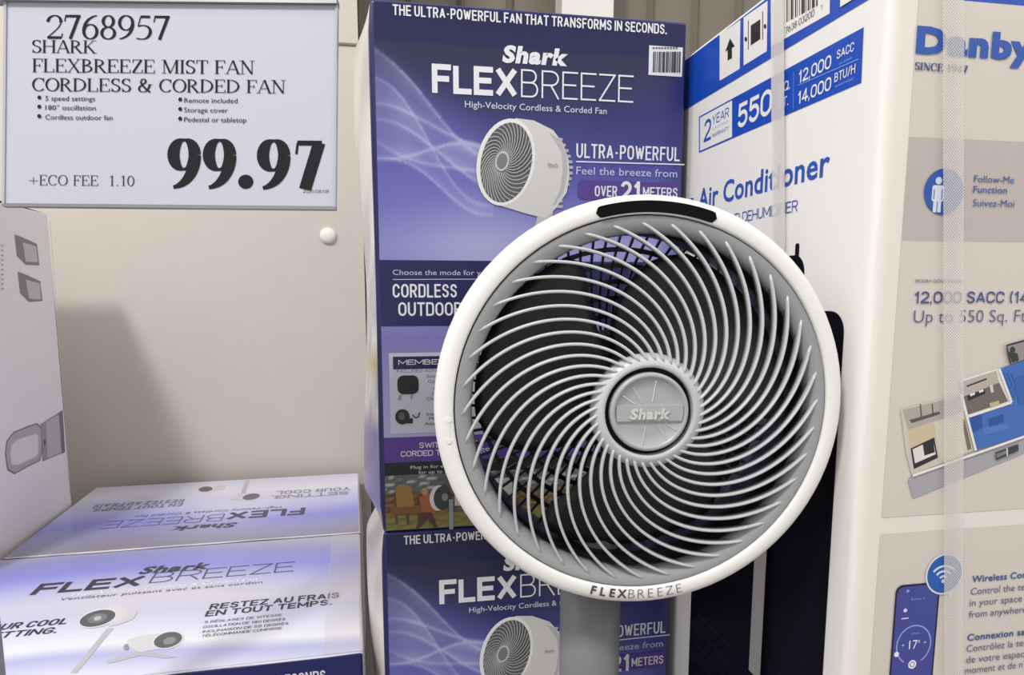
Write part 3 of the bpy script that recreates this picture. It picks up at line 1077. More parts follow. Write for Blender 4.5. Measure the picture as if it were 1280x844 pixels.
p.ell(314, 621.5, 11, 3.8, (104, 104, 110), -0.15)
p.build('pedestal_fan_picture', fb)
p = Print(FPB, 2)
p.poly([(258, 612), (272, 606), (282, 607), (280, 612), (266, 614)], (206, 206, 212))
p.ell(257, 612, 10.5, 4, (220, 220, 224), -0.1)
p.ell(257, 612, 9, 3.2, (100, 100, 106), -0.1)
p.build('tabletop_fan_picture', fb)

# ------------------------------------------------------------------ white purifier carton at the far left
DX = -0.722
D = (-1.10, DX, 1.25, 1.735, 0.275, 1.214)
dy = thing('purifier_carton', ((D[0] + D[1]) / 2, (D[2] + D[3]) / 2, D[4]), 'tall white carton with grey loop shaped air purifier pictures, at the far left', 'box')
carton_body('carton_body', D, lambda s, a, b: (236, 232, 236), lambda s, a, b: 0.004 * sin(a * 8) * sin(pi * b) if s != 'right' else 0.0, INK_MATT, dy, 0.006, 14)
DP = Plane((DX, D[2], D[4]), (0, 1, 0), (0, 0, 1))


p = Print(DP, 1)                       # loop purifier lying on its side
outer = [(6, 567), (8, 551), (17, 540), (36, 532), (46, 529), (52, 534), (53, 562), (50, 576), (34, 584), (18, 593), (9, 588)]
inner = [(13, 566), (15, 556), (22, 550), (44, 543), (47, 546), (47, 566), (44, 571), (22, 581), (15, 580)]
p.poly(outer, (112, 112, 118))
p.poly([(30 + (x - 30) * .95, 561 + (y - 561) * .94) for x, y in outer], (176, 174, 178))
p.poly([(30 + (x - 30) * 1.06, 562 + (y - 562) * 1.06) for x, y in inner], (204, 202, 206))
p.poly(inner, (226, 222, 226))
p.poly([(51, 530), (78, 513), (81, 565), (53, 577)], (150, 148, 152))
p.poly([(57, 528), (74, 518), (76, 565), (59, 573)], (186, 184, 188))
p.poly([(73, 517), (78, 513), (81, 565), (77, 568)], (116, 114, 120))
p.ell(55.5, 553, 1.5, 4, (90, 90, 96))
p.build('purifier_picture', dy)
for a0, b0 in ((0, 0), (4, 46.5)):
    p = Print(DP, 1)
    p.poly([(18 + a0, 293 + b0), (26 + a0, 296 + b0), (46 + a0, 305 + b0), (49 + a0, 332 + b0 - a0 / 2), (32 + a0, 331 + b0), (21 + a0, 320 + b0)], (122, 120, 126))
    p.poly([(28 + a0, 303 + b0), (45 + a0, 308 + b0), (47 + a0, 328 + b0), (32 + a0, 327 + b0)], (190, 188, 192))
    p.build('filter_picture', dy)
p = Print(DP, 1)
for i in range(10):
    p.rect(1, 306 + i * 6, 4, 308.5 + i * 6, (176, 172, 178))
p.line([(62, 276), (88, 620)], 0.002, (206, 202, 206))
p.build('small_print', dy)

# ------------------------------------------------------------------ air conditioner carton
BX, BY = 0.425, 0.55
BOX = (BX, 0.93, BY, 1.035, 0.43, 1.369)
BLUE = (18, 74, 184)
BINK = (38, 84, 172)
AW = (236, 234, 230)


def ac_col(side, s, t):
    if side == 'left':
        return AW
    if side == 'front':
        return (232, 227, 219)
    return (214, 210, 202)


ac = thing('air_conditioner_carton', ((BOX[0] + BOX[1]) / 2, (BOX[2] + BOX[3]) / 2, BOX[4]), 'big white and blue air conditioner carton at the right of the pedestal fan', 'box')
carton_body('carton_body', BOX, ac_col, lambda s, a, b: 0.0, INK_MATT, ac, 0.011, 20)
LP = Plane((BX, BY, BOX[4]), (0, -1, 0), (0, 0, 1))
H = BOX[5] - BOX[4]

p = Print(LP, 1)                       # blue top band with handling marks
uA = LP.uv(1094, 0)[1]
vb = (LP.uv(857, 134)[1] + uA) / 2
p.rectuv(-0.48, vb, -0.004, H - 0.008, BLUE)
p.poly([(900, 43), (926, 25), (925, 86), (900, 101)], AW)
p.poly([(930, 22), (960, 1), (959, 64), (930, 82)], AW)
p.poly([(913, 48), (919, 58), (915.5, 60), (915.5, 73), (910, 76), (910, 63), (907, 65)], (20, 20, 24))
p.poly([(939, 32), (951, 24), (951, 49), (939, 57)], (20, 20, 24))
p.line([(936, 26), (936, 62)], 0.0016, (20, 20, 24))
p.line([(954, 14), (954, 50)], 0.0016, (20, 20, 24))
p.ell(933, 49, 1.6, 3, (20, 20, 24))
p.ell(957, 33, 1.6, 3, (20, 20, 24))
p.poly([(965, -40), (1040, -90), (1038, 17), (965, 58)], AW)
for i, w in enumerate([2, 1, 3, 1, 2, 1, 1, 3, 2, 1, 2, 1, 3, 1, 2]):
    x = 984 + i * 2.7
    yb = 28 - (x - 984) * 0.53
    p.poly([(x, yb - 60), (x + w * .75, yb - 60), (x + w * .75, yb - w * .4), (x, yb)], (24, 24, 28))
p.text('7638 03200', 983, 40.5, 1019, 22, 8, (40, 40, 44), 0.0)
p.text('1', 1027, 13, 1029, 12, 6, (40, 40, 44), 0.0)
p.poly([(1052, -10), (1072, -20), (1070, -2), (1052, 9)], AW)
p.build('handling_band', ac)

p = Print(LP, 1)                       # warranty and capacity banner
p.poly([(874, 146), (1080, 34), (1077, 103.5), (874, 191)], BLUE)
p.poly([(875.3, 147.3), (915.5, 125.5), (915.5, 171), (875.3, 188.7)], AW)
p.text('2', 880, 178.5, 889, 174.5, 27, BINK, 0.02)
p.text('YEAR', 890.5, 156, 911.5, 147, 12, BINK, 0.01)
p.text('LIMITED', 891, 162, 911, 154, 3, (130, 150, 190), 0.0)
p.text('WARRANTY', 890.5, 172, 911.5, 163, 5, BINK, 0.01)
p.text('550', 922.5, 162, 965, 141.5, 30, AW, 0.03)
p.text('SQ.', 974, 118, 988, 111, 12, AW, 0.02)
p.text('FT.', 974, 137, 986, 131, 12, AW, 0.02)
p.line([(993, 90), (992.5, 136)], 0.0009, (110, 150, 220))
p.text('12,000', 999, 104, 1039.5, 85.5, 15.5, AW, 0.02)
p.text('14,000', 998, 130, 1039.5, 113, 15.5, AW, 0.02)
p.line([(998, 107), (1074, 74)], 0.0008, (130, 165, 225))
p.text('SACC', 1047, 74, 1068.5, 64, 11, AW, 0.012)
p.text('BTU/H', 1044, 103, 1070, 91.5, 11, AW, 0.012)
p.text('DOE STANDARD', 1050, 81, 1066, 74, 2.5, (150, 180, 230), 0.0)
p.text('ASHRAE STANDARD', 1045, 109.5, 1068, 100, 2.5, (150, 180, 230), 0.0)
p.build('capacity_banner', ac)
p = Print(LP, 1)
p.text('n Air Conditioner', 861, 262, 1036.5, 224, 24, BINK, 0.018)
p.text('FAN AND DEHUMIDIFIER', 888, 282.5, 997, 268, 11.5, BINK, 0.0)
p.build('title_lettering', ac)

p = Print(LP, 1)                       # dark picture of the machine
INKB = (10, 11, 20)


def lp(y, z):
    return -(y - BY), z - BOX[4]


u0, v1 = lp(0.885, 1.022)
u1, v0 = lp(0.585, 0.46)
p.rectuv(u0, v0, u1, v1, INKB, 0.02)
q0, w1 = LP.uv(1007, 318)
p.rectuv(LP.uv(900, 350)[0], v1 - 0.03, q0, w1, (12, 12, 18), 0.018)
p.rectuv(LP.uv(994, 320)[0], w1 - 0.02, LP.uv(999, 320)[0], w1 + 0.012, (12, 12, 18), 0.0025)
p.rectuv(u1 - 0.075, v0, u1 - 0.012, v1 - 0.02, (14, 15, 27))
for i in range(5):
    zz = 0.16 - 0.022 * i
    p.rectuv(u0 + 0.02, zz, u0 + 0.12, zz + 0.004, (26, 28, 46))
p.build('machine_picture', ac, INK_DARK)

# clear tape down the left side
pts = [(976, -10), (977, 140), (978, 300), (962, 560), (947, 844)]
q = np.array([LP.uv(*a) for a in pts])
vs, fs = [], []
for i, (a, b) in enumerate(q):
    wd = 0.0125
    vs += [LP.at(a - wd, b, 0.0045), LP.at(a + wd, b, 0.0045)]
    if i:
        fs.append((2 * i, 2 * i + 1, 2 * i - 1, 2 * i - 2))
mesh('tape', vs, fs, M_TAPE, ac)

RP = Plane((BX, BY, BOX[4]), (1, 0, 0), (0, 0, 1))
RW = BOX[1] - BOX[0]
R_BASE, R_PANEL = (214, 206, 198), (190, 181, 174)
p = Print(RP, 1)                       # background panels of the front
ul = RP.uv(1136, 171)[0]
vA = RP.uv(1127, 301)[1]
vB = RP.uv(1136, 171)[1]
vC = RP.uv(1105, 647)[1]
vD = RP.uv(1101, 668)[1]
vt = RP.uv(1240, 4)[1]
p.rectuv(ul, vC, RW - .012, H - .012, R_BASE)
p.rectuv(ul, 0.012, RW - .012, vD, R_BASE)
p.rectuv(ul, vA, RW - .012, vB, R_PANEL)
p.rectuv(RP.uv(1201, 0)[0], vt, RW - .012, H - .011, BLUE)
p.build('front_panels', ac)

p = Print(RP, 3)
p.text('Danby', 1143, 68, 1290, 77, 35, BINK, 0.055)
p.build('brand_lettering', ac)
p = Print(RP, 3)
p.text('SINCE 1947', 1142, 88, 1208, 91.5, 9.5, (60, 78, 130), fn=lambda t: serif(t, 0.19, 0.07))
p.build('founding_year_lettering', ac)
p = Print(RP, 3)                       # follow-me mark
c0 = RP.uv(1178.5, 240)
R1 = abs(RP.uv(1203, 240)[0] - c0[0])
def disc(u, v, r, col, ry=None, n=40):
    p.polyuv([(u + r * cos(2 * pi * i / n), v + (ry or r) * sin(2 * pi * i / n)) for i in range(n)], col)
R1 = 0.5 * (R1 + abs(RP.uv(1178.5, 211)[1] - c0[1]))
disc(c0[0], c0[1], R1, BINK)
k = R1
du, dv = c0[0] - .3 * k, c0[1] - .15 * k
disc(du, dv + .62 * k, .16 * k, (214, 222, 236))
p.rectuv(du - .3 * k, dv - .28 * k, du + .3 * k, dv + .42 * k, (214, 222, 236), .1 * k)
p.rectuv(du - .2 * k, dv - .75 * k, du - .02 * k, dv - .2 * k, (214, 222, 236))
p.rectuv(du + .02 * k, dv - .75 * k, du + .2 * k, dv - .2 * k, (214, 222, 236))
p.lineuv([(du - .2 * k, dv - .2 * k), (du - .2 * k, dv + .25 * k)], .04 * k, BINK)
p.lineuv([(du + .2 * k, dv - .2 * k), (du + .2 * k, dv + .25 * k)], .04 * k, BINK)
p.build('follow_me_mark', ac)
BL2 = (54, 88, 158)
p = Print(RP, 3)
p.text('Follow-Me', 1216, 228, 1266, 229.5, 8.5, BL2, 0.0)
p.text('Function', 1215, 241, 1257, 242.5, 8.5, BL2, 0.008)
p.text('Suivez-Moi', 1214.5, 258, 1266, 259, 8.5, BL2, 0.0)
p.build('follow_me_lettering', ac)
p = Print(RP, 3)
p.text('ROOM COVERAGE', 1143, 353.5, 1201, 353.5, 4, (84, 90, 120), 0.02)
p.text('12,000 SACC (14,000', 1141.5, 379, 1322, 379, 15, (66, 84, 136), 0.022)
p.text('Up to 550 Sq. Ft.', 1140.5, 403, 1284, 402, 15, (92, 98, 138), -0.008)
p.build('coverage_lettering', ac)

def fp(x, y):
    return (1120 + x / 3.244, 380 + y / 3.244)

p = Print(RP, 3)                       # floor plan picture
def fpoly(pts, col):
    p.poly([fp(*a) for a in pts], col)
fpoly([(45, 715), (65, 692), (519, 535), (700, 470), (700, 545), (519, 602), (65, 788)], (168, 165, 172))
fpoly([(15, 425), (255, 362), (315, 592), (60, 694), (36, 600)], (206, 198, 186))
fpoly([(22, 430), (250, 372), (262, 440), (45, 510)], (178, 168, 162))
fpoly([(45, 510), (150, 480), (160, 545), (55, 590)], (206, 190, 158))
fpoly([(150, 480), (262, 440), (305, 590), (175, 640)], (214, 206, 192))
fpoly([(50, 470), (170, 435), (175, 445), (60, 482)], (90, 84, 82))
for x in (92, 140):
    fpoly([(x, 405), (x + 4, 404), (x + 8, 455), (x + 4, 457)], (60, 58, 60))
fpoly([(55, 585), (150, 540), (165, 622), (68, 668)], (40, 38, 40))
fpoly([(62, 588), (145, 550), (156, 608), (72, 645)], (226, 222, 216))
fpoly([(102, 562), (145, 545), (152, 600), (110, 614)], (36, 36, 42))
fpoly([(262, 470), (272, 466), (300, 585), (285, 592)], (120, 108, 98))
fpoly([(252, 308), (408, 260), (460, 398), (284, 458)], (232, 228, 222))
fpoly([(258, 315), (400, 270), (412, 318), (268, 375)], (186, 176, 166))
fpoly([(268, 375), (412, 318), (448, 394), (286, 448)], (112, 103, 98))
fpoly([(280, 330), (360, 300), (362, 306), (282, 336)], (50, 48, 50))
fpoly([(282, 372), (352, 345), (356, 362), (286, 392)], (34, 32, 34))
fpoly([(292, 365), (312, 358), (314, 366), (295, 374)], (236, 234, 230))
fpoly([(328, 352), (346, 345), (348, 353), (331, 360)], (236, 234, 230))
fpoly([(372, 330), (384, 326), (390, 356), (378, 360)], (214, 208, 202))
fpoly([(370, 402), (410, 390), (412, 410), (376, 420)], (196, 178, 142))
fpoly([(412, 262), (519, 225), (700, 160), (700, 465), (519, 530), (315, 592), (284, 460), (460, 398)], (62, 108, 186))
fpoly([(366, 465), (428, 445), (430, 478), (370, 498)], (40, 78, 150))
fpoly([(345, 500), (440, 485), (452, 505), (350, 530)], (78, 122, 196))
fpoly([(292, 460), (338, 448), (344, 500), (306, 520)], (40, 80, 158))
for x in (425, 440, 455):
    fpoly([(x, 280), (x + 6, 278), (x + 50, 380), (x + 44, 382)], (50, 94, 172))
fpoly([(470, 300), (519, 285), (519, 400), (490, 410)], (52, 96, 174))
for a, b in (((284, 456), (460, 398)), ((410, 262), (460, 398)), ((255, 362), (315, 592)), ((60, 694), (519, 533))):
    p.line([fp(*a), fp(*b)], 0.0024, (236, 234, 230))
fpoly([(395, 600), (486, 566), (488, 592), (397, 632)], (56, 58, 66))
fpoly([(398, 606), (440, 590), (441, 604), (399, 622)], (120, 122, 132))
p.line([fp(440, 582), fp(442, 615)], 0.0016, (210, 208, 208))
fpoly([(438, 165), (519, 142), (620, 112), (620, 190), (519, 222), (455, 242)], (150, 142, 140))
p.line([fp(438, 168), fp(519, 146), fp(620, 116)], 0.0016, (30, 30, 30))
p.line([fp(438, 168), fp(455, 242)], 0.0012, (40, 40, 40))
for x, y, r in ((462, 185, 11), (456, 205, 12), (472, 210, 12), (478, 222, 9), (465, 225, 10)):
    p.ell(*fp(x, y), r / 3.244, r / 2.9, (46, 54, 46))
p.build('floor_plan_picture', ac)

p = Print(RP, 3)                       # phone picture
u0, v1 = RP.uv(1119, 731.5)
u1, _ = RP.uv(1174, 731.5)
v0 = RP.uv(1115, 900)[1]
p.rectuv(u0, v0, u1, v1, (22, 24, 50), 0.008)
p.rectuv(u0 + .0018, v0 + .002, u1 - .0018, v1 - .002, (68, 74, 152), 0.007)
um = (u0 + u1) / 2
disc(u0 + .013, v1 - .0065, .0016, (150, 158, 210))
cv = RP.uv(1144, 805)[1]
p.lineuv(arc(um, cv, .0185, .0195, -60, 240, 40), 0.0014, (150, 160, 214))
disc(um - .018, cv - .008, .0026, (236, 236, 244))
disc(um, cv - .020, .0044, (240, 240, 246))
disc(um, cv - .020, .0028, (70, 76, 154))
disc(um, cv - .020, .0020, (240, 240, 246))
g = glyphs('17', 0.0)
p.put(g, um - .0052, cv - .004, .0092, .0088, (236, 236, 246))
p.put(glyphs('°', 0.0), um + .0045, cv - .0035, .0018, .0075, (236, 236, 246))
p.put(glyphs('+', 0.03), um - .0135, cv - .001, .003, .0032, (200, 204, 232))
p.put(glyphs('+', 0.03), um + .0105, cv + .000, .003, .0032, (200, 204, 232))
p.put(glyphs('COOLING', 0.0), um - .0045, cv + .011, .009, .0016, (170, 178, 222))
p.put(glyphs('Bedroom Air', 0.0), um - .007, v1 - .016, .016, .0026, (150, 160, 214))
disc(u0 + .0115, cv + .036, .002, (214, 218, 240))
p.rectuv(u0 + .008, cv + .0275, u0 + .0155, cv + .0285, (230, 232, 244))
p.build('phone_picture', ac)
p = Print(RP, 4)                       # wireless mark
c0 = RP.uv(1179, 717)
R1 = abs(RP.uv(1179, 691.5)[1] - c0[1])
disc(c0[0], c0[1], R1, (222, 226, 234))
disc(c0[0], c0[1], R1 * .92, (40, 92, 176))
p.polyuv([(c0[0] + .25 * R1, c0[1] - .95 * R1), (c0[0] + .5 * R1, c0[1] - 1.3 * R1), (c0[0] + .6 * R1, c0[1] - .75 * R1)], (222, 226, 234))
for i, r in enumerate((.25, .5, .75)):
    p.lineuv(arc(c0[0] - .05 * R1, c0[1] - .35 * R1, r * R1, r * R1, 42, 138, 14), .11 * R1, (214, 224, 240))
disc(c0[0] - .05 * R1, c0[1] - .33 * R1, .1 * R1, (214, 224, 240))
p.build('wireless_mark', ac)
p = Print(RP, 3)
for t, x, y, x2, b in (('Wireless Connection', 1213.5, 728.5, 1317, .016), ('Control the temperature', 1212, 744, 1327, 0), ('in your space at any time', 1210.5, 758.5, 1333, 0), ('from anywhere.', 1209.5, 772.5, 1284, 0),
                       ('Connexion sans fil', 1207.5, 801.5, 1303, .016), ('Contrôlez la température', 1206.5, 815.5, 1325, 0), ('de votre espace à tout', 1206, 829.5, 1317, 0), ("moment et de n'importe où", 1204.5, 843, 1328, 0)):
    p.text(t, x, y, x2, y - (x2 - x) * (0.00028 * (y - 366)), 8.2, (56, 80, 146) if b else (92, 100, 136), b)
p.build('wireless_lettering', ac)
# woven tape down the front
q = [RP.uv(*a) for a in ((1187.5, -12), (1187.5, 240), (1188, 470), (1188, 700), (1188, 900))]
vs, fs = [], []
for i, (a, b) in enumerate(q):
    wd = 0.0105
    vs += [RP.at(a - wd, b, 0.004), RP.at(a + wd, b, 0.004)]
    if i:
        fs.append((2 * i - 2, 2 * i - 1, 2 * i + 1, 2 * i))
tp = mesh('tape', vs, fs, M_DOTTAPE, ac)

# ------------------------------------------------------------------ pedestal fan
RC = Vector((0.2272, 0.58, 0.9374))
AX = (RT * -0.08 + UP * 0.15 + FW * sqrt(1 - .08 ** 2 - .15 ** 2)).normalized()
XR = AX.cross(Vector((0, 0, 1))).normalized()
YU = XR.cross(AX)
ZN = -AX
HEAD = Matrix(((XR.x, YU.x, ZN.x, RC.x), (XR.y, YU.y, ZN.y, RC.y), (XR.z, YU.z, ZN.z, RC.z), (0, 0, 0, 1)))
PX, PY = 0.2072, 0.668
fan = thing('pedestal_fan', (PX, PY, FLOOR), 'white pedestal fan with spiral grey grille in front of the cartons', 'fan')
HL = Matrix.Translation(-fan.location) @ HEAD @ Matrix.Scale(1.012, 4)


def head_part(name, vs, fs, m, parent=None, smooth=True, rot=None):
    me = bpy.data.meshes.new(name)
    me.from_pydata([tuple(v) for v in vs], [], fs)
    me.update()
    bm = bmesh.new()
    bm.from_mesh(me)
    bmesh.ops.recalc_face_normals(bm, faces=bm.faces)
    bm.to_mesh(me)
    bm.free()
    o = link_mesh(name, me, m, parent or fan, smooth)
    if parent is None:
        o.matrix_local = HL
    return o


def lathe(prof, n=96, closed=False):
    vs, fs = [], []
    for r, z in prof:
        for i in range(n):
            a = 2 * pi * i / n
            vs.append((r * cos(a), r * sin(a), z))
    K = len(prof)
    for k in range(K if closed else K - 1):
        k2 = (k + 1) % K
        for i in range(n):
            fs.append((k * n + i, k * n + (i + 1) % n, k2 * n + (i + 1) % n, k2 * n + i))
    return vs, fs


R = 0.1845
rim = head_part('rim', *lathe([(.1672, -.0035), (.1676, -.001), (.169, 0), (.1772, -.0004), (.1815, -.0028), (.1838, -.0075), (R, -.014), (.1835, -.024), (.179, -.034), (.17, -.034), (.1672, -.02)], closed=True), M_RIM)
# sensor window let into the top of the rim
vs, fs = [], []
N = 40
a0, a1 = radians(70.5), radians(105.5)
for i in range(N + 1):
    t = i / N
    a = a0 + (a1 - a0) * t
    e = min(t, 1 - t) * (a1 - a0) * .174
    hw = .0049 * (1 if e > .0049 else sqrt(max(0.0, 1 - (1 - e / .0049) ** 2)))
    for r in (.1733 - hw, .1733 + hw):
        vs.append((r * cos(a), r * sin(a), .0006 - max(0, r - .176) * .1))
for i in range(N):
    fs.append((2 * i, 2 * i + 1, 2 * i + 3, 2 * i + 2))
w = head_part('sensor_window', vs, fs, M_BLACK, rim, False)
# lettering along the bottom of the rim
vs, fs = [], []
word = [('F', .03), ('L', .03), ('E', .03), ('X', .03), ('B', -.022), ('R', -.022), ('E', -.022), ('E', -.022), ('Z', -.022), ('E', -.022)]
for i, (ch, b) in enumerate(word):
    g, gf, gw = glyphs(ch, b)
    a = radians(-104 + 26.6 * i / 9)
    base = len(vs)
    hh = .0085
    for x, y in g:
        lx = (x - gw / 2) * hh * (.95 if b > 0 else 1.0)
        ly = (y - .5) * hh
        rr = .1728 - ly
        aa = a + lx / .1728
        vs.append((rr * cos(aa), rr * sin(aa), .0005))
    fs += [tuple(base + k for k in q) for q in gf]
head_part('lettering', vs, fs, M_DARKTXT, rim, False)
# small latch marks on the left of the rim
vs, fs = [], []
for yy in (-.008, -.0265):
    b = len(vs)
    for z in (0, .0009):
        for i in range(14):
            vs.append((-.1715 + .0022 * cos(2 * pi * i / 14), yy + .0022 * sin(2 * pi * i / 14), z - .0002))
    fs += [(b + i, b + (i + 1) % 14, b + 14 + (i + 1) % 14, b + 14 + i) for i in range(14)] + [tuple(range(b + 14, b + 28))]
b = len(vs)
vs += [(-.1722, -.0245, .0003), (-.1708, -.0245, .0003), (-.1708, -.010, .0003), (-.1722, -.010, .0003)]
fs.append((b, b + 1, b + 2, b + 3))
head_part('latch', vs, fs, M_RIM, rim, False)

grille = head_part('front_grille', *lathe([(.1668, -.010), (.1660, -.0025), (.1650, -.002), (.1575, -.0042), (.1528, -.0075), (.1515, -.012), (.1512, -.016), (.1535, -.016), (.1545, -.013), (.1640, -.010)], closed=True), M_GREY)
# one spiral rib, then its turned copies
RT_, RH = .1605, .0440


def rib_mesh():
    vs, fs = [], []
    NS = 30
    pts = []
    for i in range(NS + 1):
        t = i / NS
        r = RT_ + (RH - RT_) * t
        th = -radians(71) * (t * .94 + .06 * t * t)
        z = -.0035 + .0195 * (1 - (r / RT_) ** 2) / (1 - (RH / RT_) ** 2)
        pts.append(Vector((r * cos(th), r * sin(th), z)))
    for i, p in enumerate(pts):
        t = (pts[min(i + 1, NS)] - pts[max(i - 1, 0)]).normalized()
        sd = t.cross(Vector((0, 0, 1))).normalized()
        up = sd.cross(t).normalized()
        if up.z < 0:
            up = -up
        wd = .00135
        dp = .0085 if 0 < i else .006
        for s_, d_ in ((-1, -dp), (-1, -.0012), (-.55, 0), (.55, 0), (1, -.0012), (1, -dp)):
            vs.append(p + sd * (wd * s_ * (.75 if d_ == -dp else 1)) + up * d_)
    for i in range(NS):
        for k in range(6):
            fs.append((6 * i + k, 6 * i + (k + 1) % 6, 6 * i + 6 + (k + 1) % 6, 6 * i + 6 + k))
    fs.append(tuple(range(6)))
    fs.append(tuple(range(6 * NS, 6 * NS + 6)))
    return vs, fs


rib = head_part('grille_rib', *rib_mesh(), M_RIB, grille)
rib.rotation_euler.z = radians(2)
for i in range(1, 40):
    c = rib.copy()
    COL.objects.link(c)
    c.parent = grille
    c.rotation_euler.z = radians(2 + 9 * i)
hub = head_part('hub_ring', *lathe([(.0380, .020), (.0383, .0290), (.0390, .0308), (.0415, .0310), (.0445, .0295), (.0500, .0250), (.0505, .018), (.042, .014)], 72, True), M_RIB, grille)
gap = head_part('hub_gap', *lathe([(.0380, .0235), (.020, .0235), (.0005, .0235)], 48), M_BLACK, grille)
badge = head_part('badge', *lathe([(.0342, .023), (.0342, .0305), (.0336, .0322), (.0318, .0328), (.0304, .0322), (.0298, .0308), (.02, .0308), (.0005, .0308)], 72), M_BADGE, grille)
for o in (hub, gap, badge):
    o.location.z = -.0135
# raised band across the badge
x1, xm = .0292, .0292
ya, yb = -.0078, .0062
vs = [(-sqrt(x1 ** 2 - ya ** 2), ya, .0306), (sqrt(x1 ** 2 - ya ** 2), ya, .0306), (x1, 0, .0306), (sqrt(x1 ** 2 - yb ** 2), yb, .0306), (-sqrt(x1 ** 2 - yb ** 2), yb, .0306), (-x1, 0, .0306)]
vs += [(a, b * .97, .0325) for a, b, c in vs]
fs = [(i, (i + 1) % 6, 6 + (i + 1) % 6, 6 + i) for i in range(6)] + [tuple(range(6, 12))]
band = head_part('badge_band', vs, fs, M_BADGE, badge, False)
g, gf, gw = glyphs('Shark', 0.05)
vs = [(-.0178 + (x * .0345 / gw) + .18 * y * .009, -.0058 + y * .0092, .0326) for x, y in g]
nv = len(vs)
vs += [(x, y, .0338) for x, y, z in vs]
ed = {}
for q in gf:
    for i in range(len(q)):
        e = (q[i - 1], q[i])
        ed[e] = 1
side = [(a, b, b + nv, a + nv) for a, b in ed if (b, a) not in ed]
head_part('badge_lettering', vs, [tuple(k + nv for k in q) for q in gf] + side, M_BADGE2, badge, False)
vs, fs = [], []
for (ax_, ay_), (bx_, by_) in (((275, 300), (350, 352)), ((335, 250), (395, 345)), ((475, 210), (455, 340)), ((530, 465), (605, 515)), ((485, 470), (550, 570)), ((420, 480), (400, 610))):
    A2 = Vector(((ax_ - 440) * .000145, (400 - ay_) * .000145, 0))
    B2 = Vector(((bx_ - 440) * .000145, (400 - by_) * .000145, 0))
    t = (B2 - A2).normalized()
    nrm = Vector((-t.y, t.x, 0)) * .0006
    b = len(vs)
    for q in (A2, B2):
        vs += [q - nrm + Vector((0, 0, .0307)), q + Vector((0, 0, .0316)), q + nrm + Vector((0, 0, .0307))]
    fs += [(b, b + 1, b + 4, b + 3), (b + 1, b + 2, b + 5, b + 4)]
head_part('badge_rays', vs, fs, M_BADGE2, badge, False)

# housing, rotor, rear grille
head_part('housing', *lathe([(.1700, -.030), (.1780, -.034), (.1760, -.05), (.1690, -.085), (.1600, -.105), (.1585, -.105), (.1670, -.084), (.1700, -.05), (.1650, -.030)], closed=True), M_RIM)


head_part('duct', *lathe([(.1522, -.014), (.1520, -.05), (.1540, -.085), (.1560, -.104), (.1580, -.104), (.1600, -.085), (.1580, -.05), (.1530, -.014)], closed=True), M_DUCT)


def blade_mesh(w0=86):
    vs, fs = [], []
    NR, NA = 14, 14
    for side in (0, 1):
        for i in range(NR + 1):
            t = i / NR
            r = .030 + (.1475 - .030) * t
            wdt = radians(108 - (108 - w0) * t ** 1.5)
            sweep = radians(-26) * t ** 1.2
            for j in range(NA + 1):
                u = j / NA - .5
                th = sweep + wdt * u
                if t > .8:
                    th -= radians(7) * ((t - .8) / .2) ** 2 * (1 if u > 0 else -1) * abs(2 * u) ** 3
                zz = -.052 + (.030 + .012 * (1 - t)) * u * -1 - .006 * (1 - 4 * u * u) - .0022 * side
                vs.append((r * cos(th), r * sin(th), zz))
    M_ = (NR + 1) * (NA + 1)
    for side in (0, 1):
        for i in range(NR):
            for j in range(NA):
                k = side * M_ + i * (NA + 1) + j
                fs.append((k, k + 1, k + NA + 2, k + NA + 1))
    ring = [j for j in range(NA + 1)] + [i * (NA + 1) + NA for i in range(1, NR + 1)] + [NR * (NA + 1) + j for j in range(NA - 1, -1, -1)] + [i * (NA + 1) for i in range(NR - 1, 0, -1)]
    for a, b in zip(ring, ring[1:] + ring[:1]):
        fs.append((a, b, b + M_, a + M_))
    return vs, fs


rotor = head_part('rotor_hub', *lathe([(.040, -.080), (.040, -.035), (.034, -.026), (.018, -.021), (.0005, -.020)], 48), M_BLADE)
bl = head_part('blade', *blade_mesh(), M_BLADE, rotor)
B0 = 92 + 60 + 26
bl.rotation_euler.z = radians(B0)
for i in range(1, 3):
    c = bl.copy()
    COL.objects.link(c)
    c.parent = rotor
    c.rotation_euler.z = radians(B0 + 120 * i)
# rear grille: rings and spokes
vs, fs = [], []


def bar(p0, p1, w, d):
    t = (p1 - p0).normalized()
    sd = t.cross(Vector((0, 0, 1))).normalized() * w
    up = sd.cross(t).normalized() * d
    b = len(vs)
    for q in (p0, p1):
        vs.extend([q - sd - up, q + sd - up, q + sd + up, q - sd + up])
    fs.extend([(b, b + 1, b + 5, b + 4), (b + 1, b + 2, b + 6, b + 5), (b + 2, b + 3, b + 7, b + 6), (b + 3, b, b + 4, b + 7), (b, b + 3, b + 2, b + 1), (b + 4, b + 5, b + 6, b + 7)])


def dome(r):
    return -.103 - .030 * (1 - (r / .158) ** 2)


for i in range(72):
    a = 2 * pi * i / 72
    rs = [.158, .125, .09, .055]
    for r0, r1 in zip(rs, rs[1:]):
        bar(Vector((r0 * cos(a), r0 * sin(a), dome(r0))), Vector((r1 * cos(a + .05), r1 * sin(a + .05), dome(r1))), .0011, .002)
        a += .05
for r in (.075, .093, .11, .126, .142):
    for i in range(72):
        a, b = 2 * pi * i / 72, 2 * pi * (i + 1) / 72
        bar(Vector((r * cos(a), r * sin(a), dome(r))), Vector((r * cos(b), r * sin(b), dome(r))), .0024, .0016)
head_part('rear_grille', vs, fs, M_REAR, None, False)
head_part('motor_housing', *lathe([(.0005, -.150), (.045, -.150), (.058, -.142), (.062, -.12), (.060, -.088), (.046, -.080), (.0005, -.080)], 48), M_REAR)

# pole, neck, base (upright, in plain coordinates around the pole)


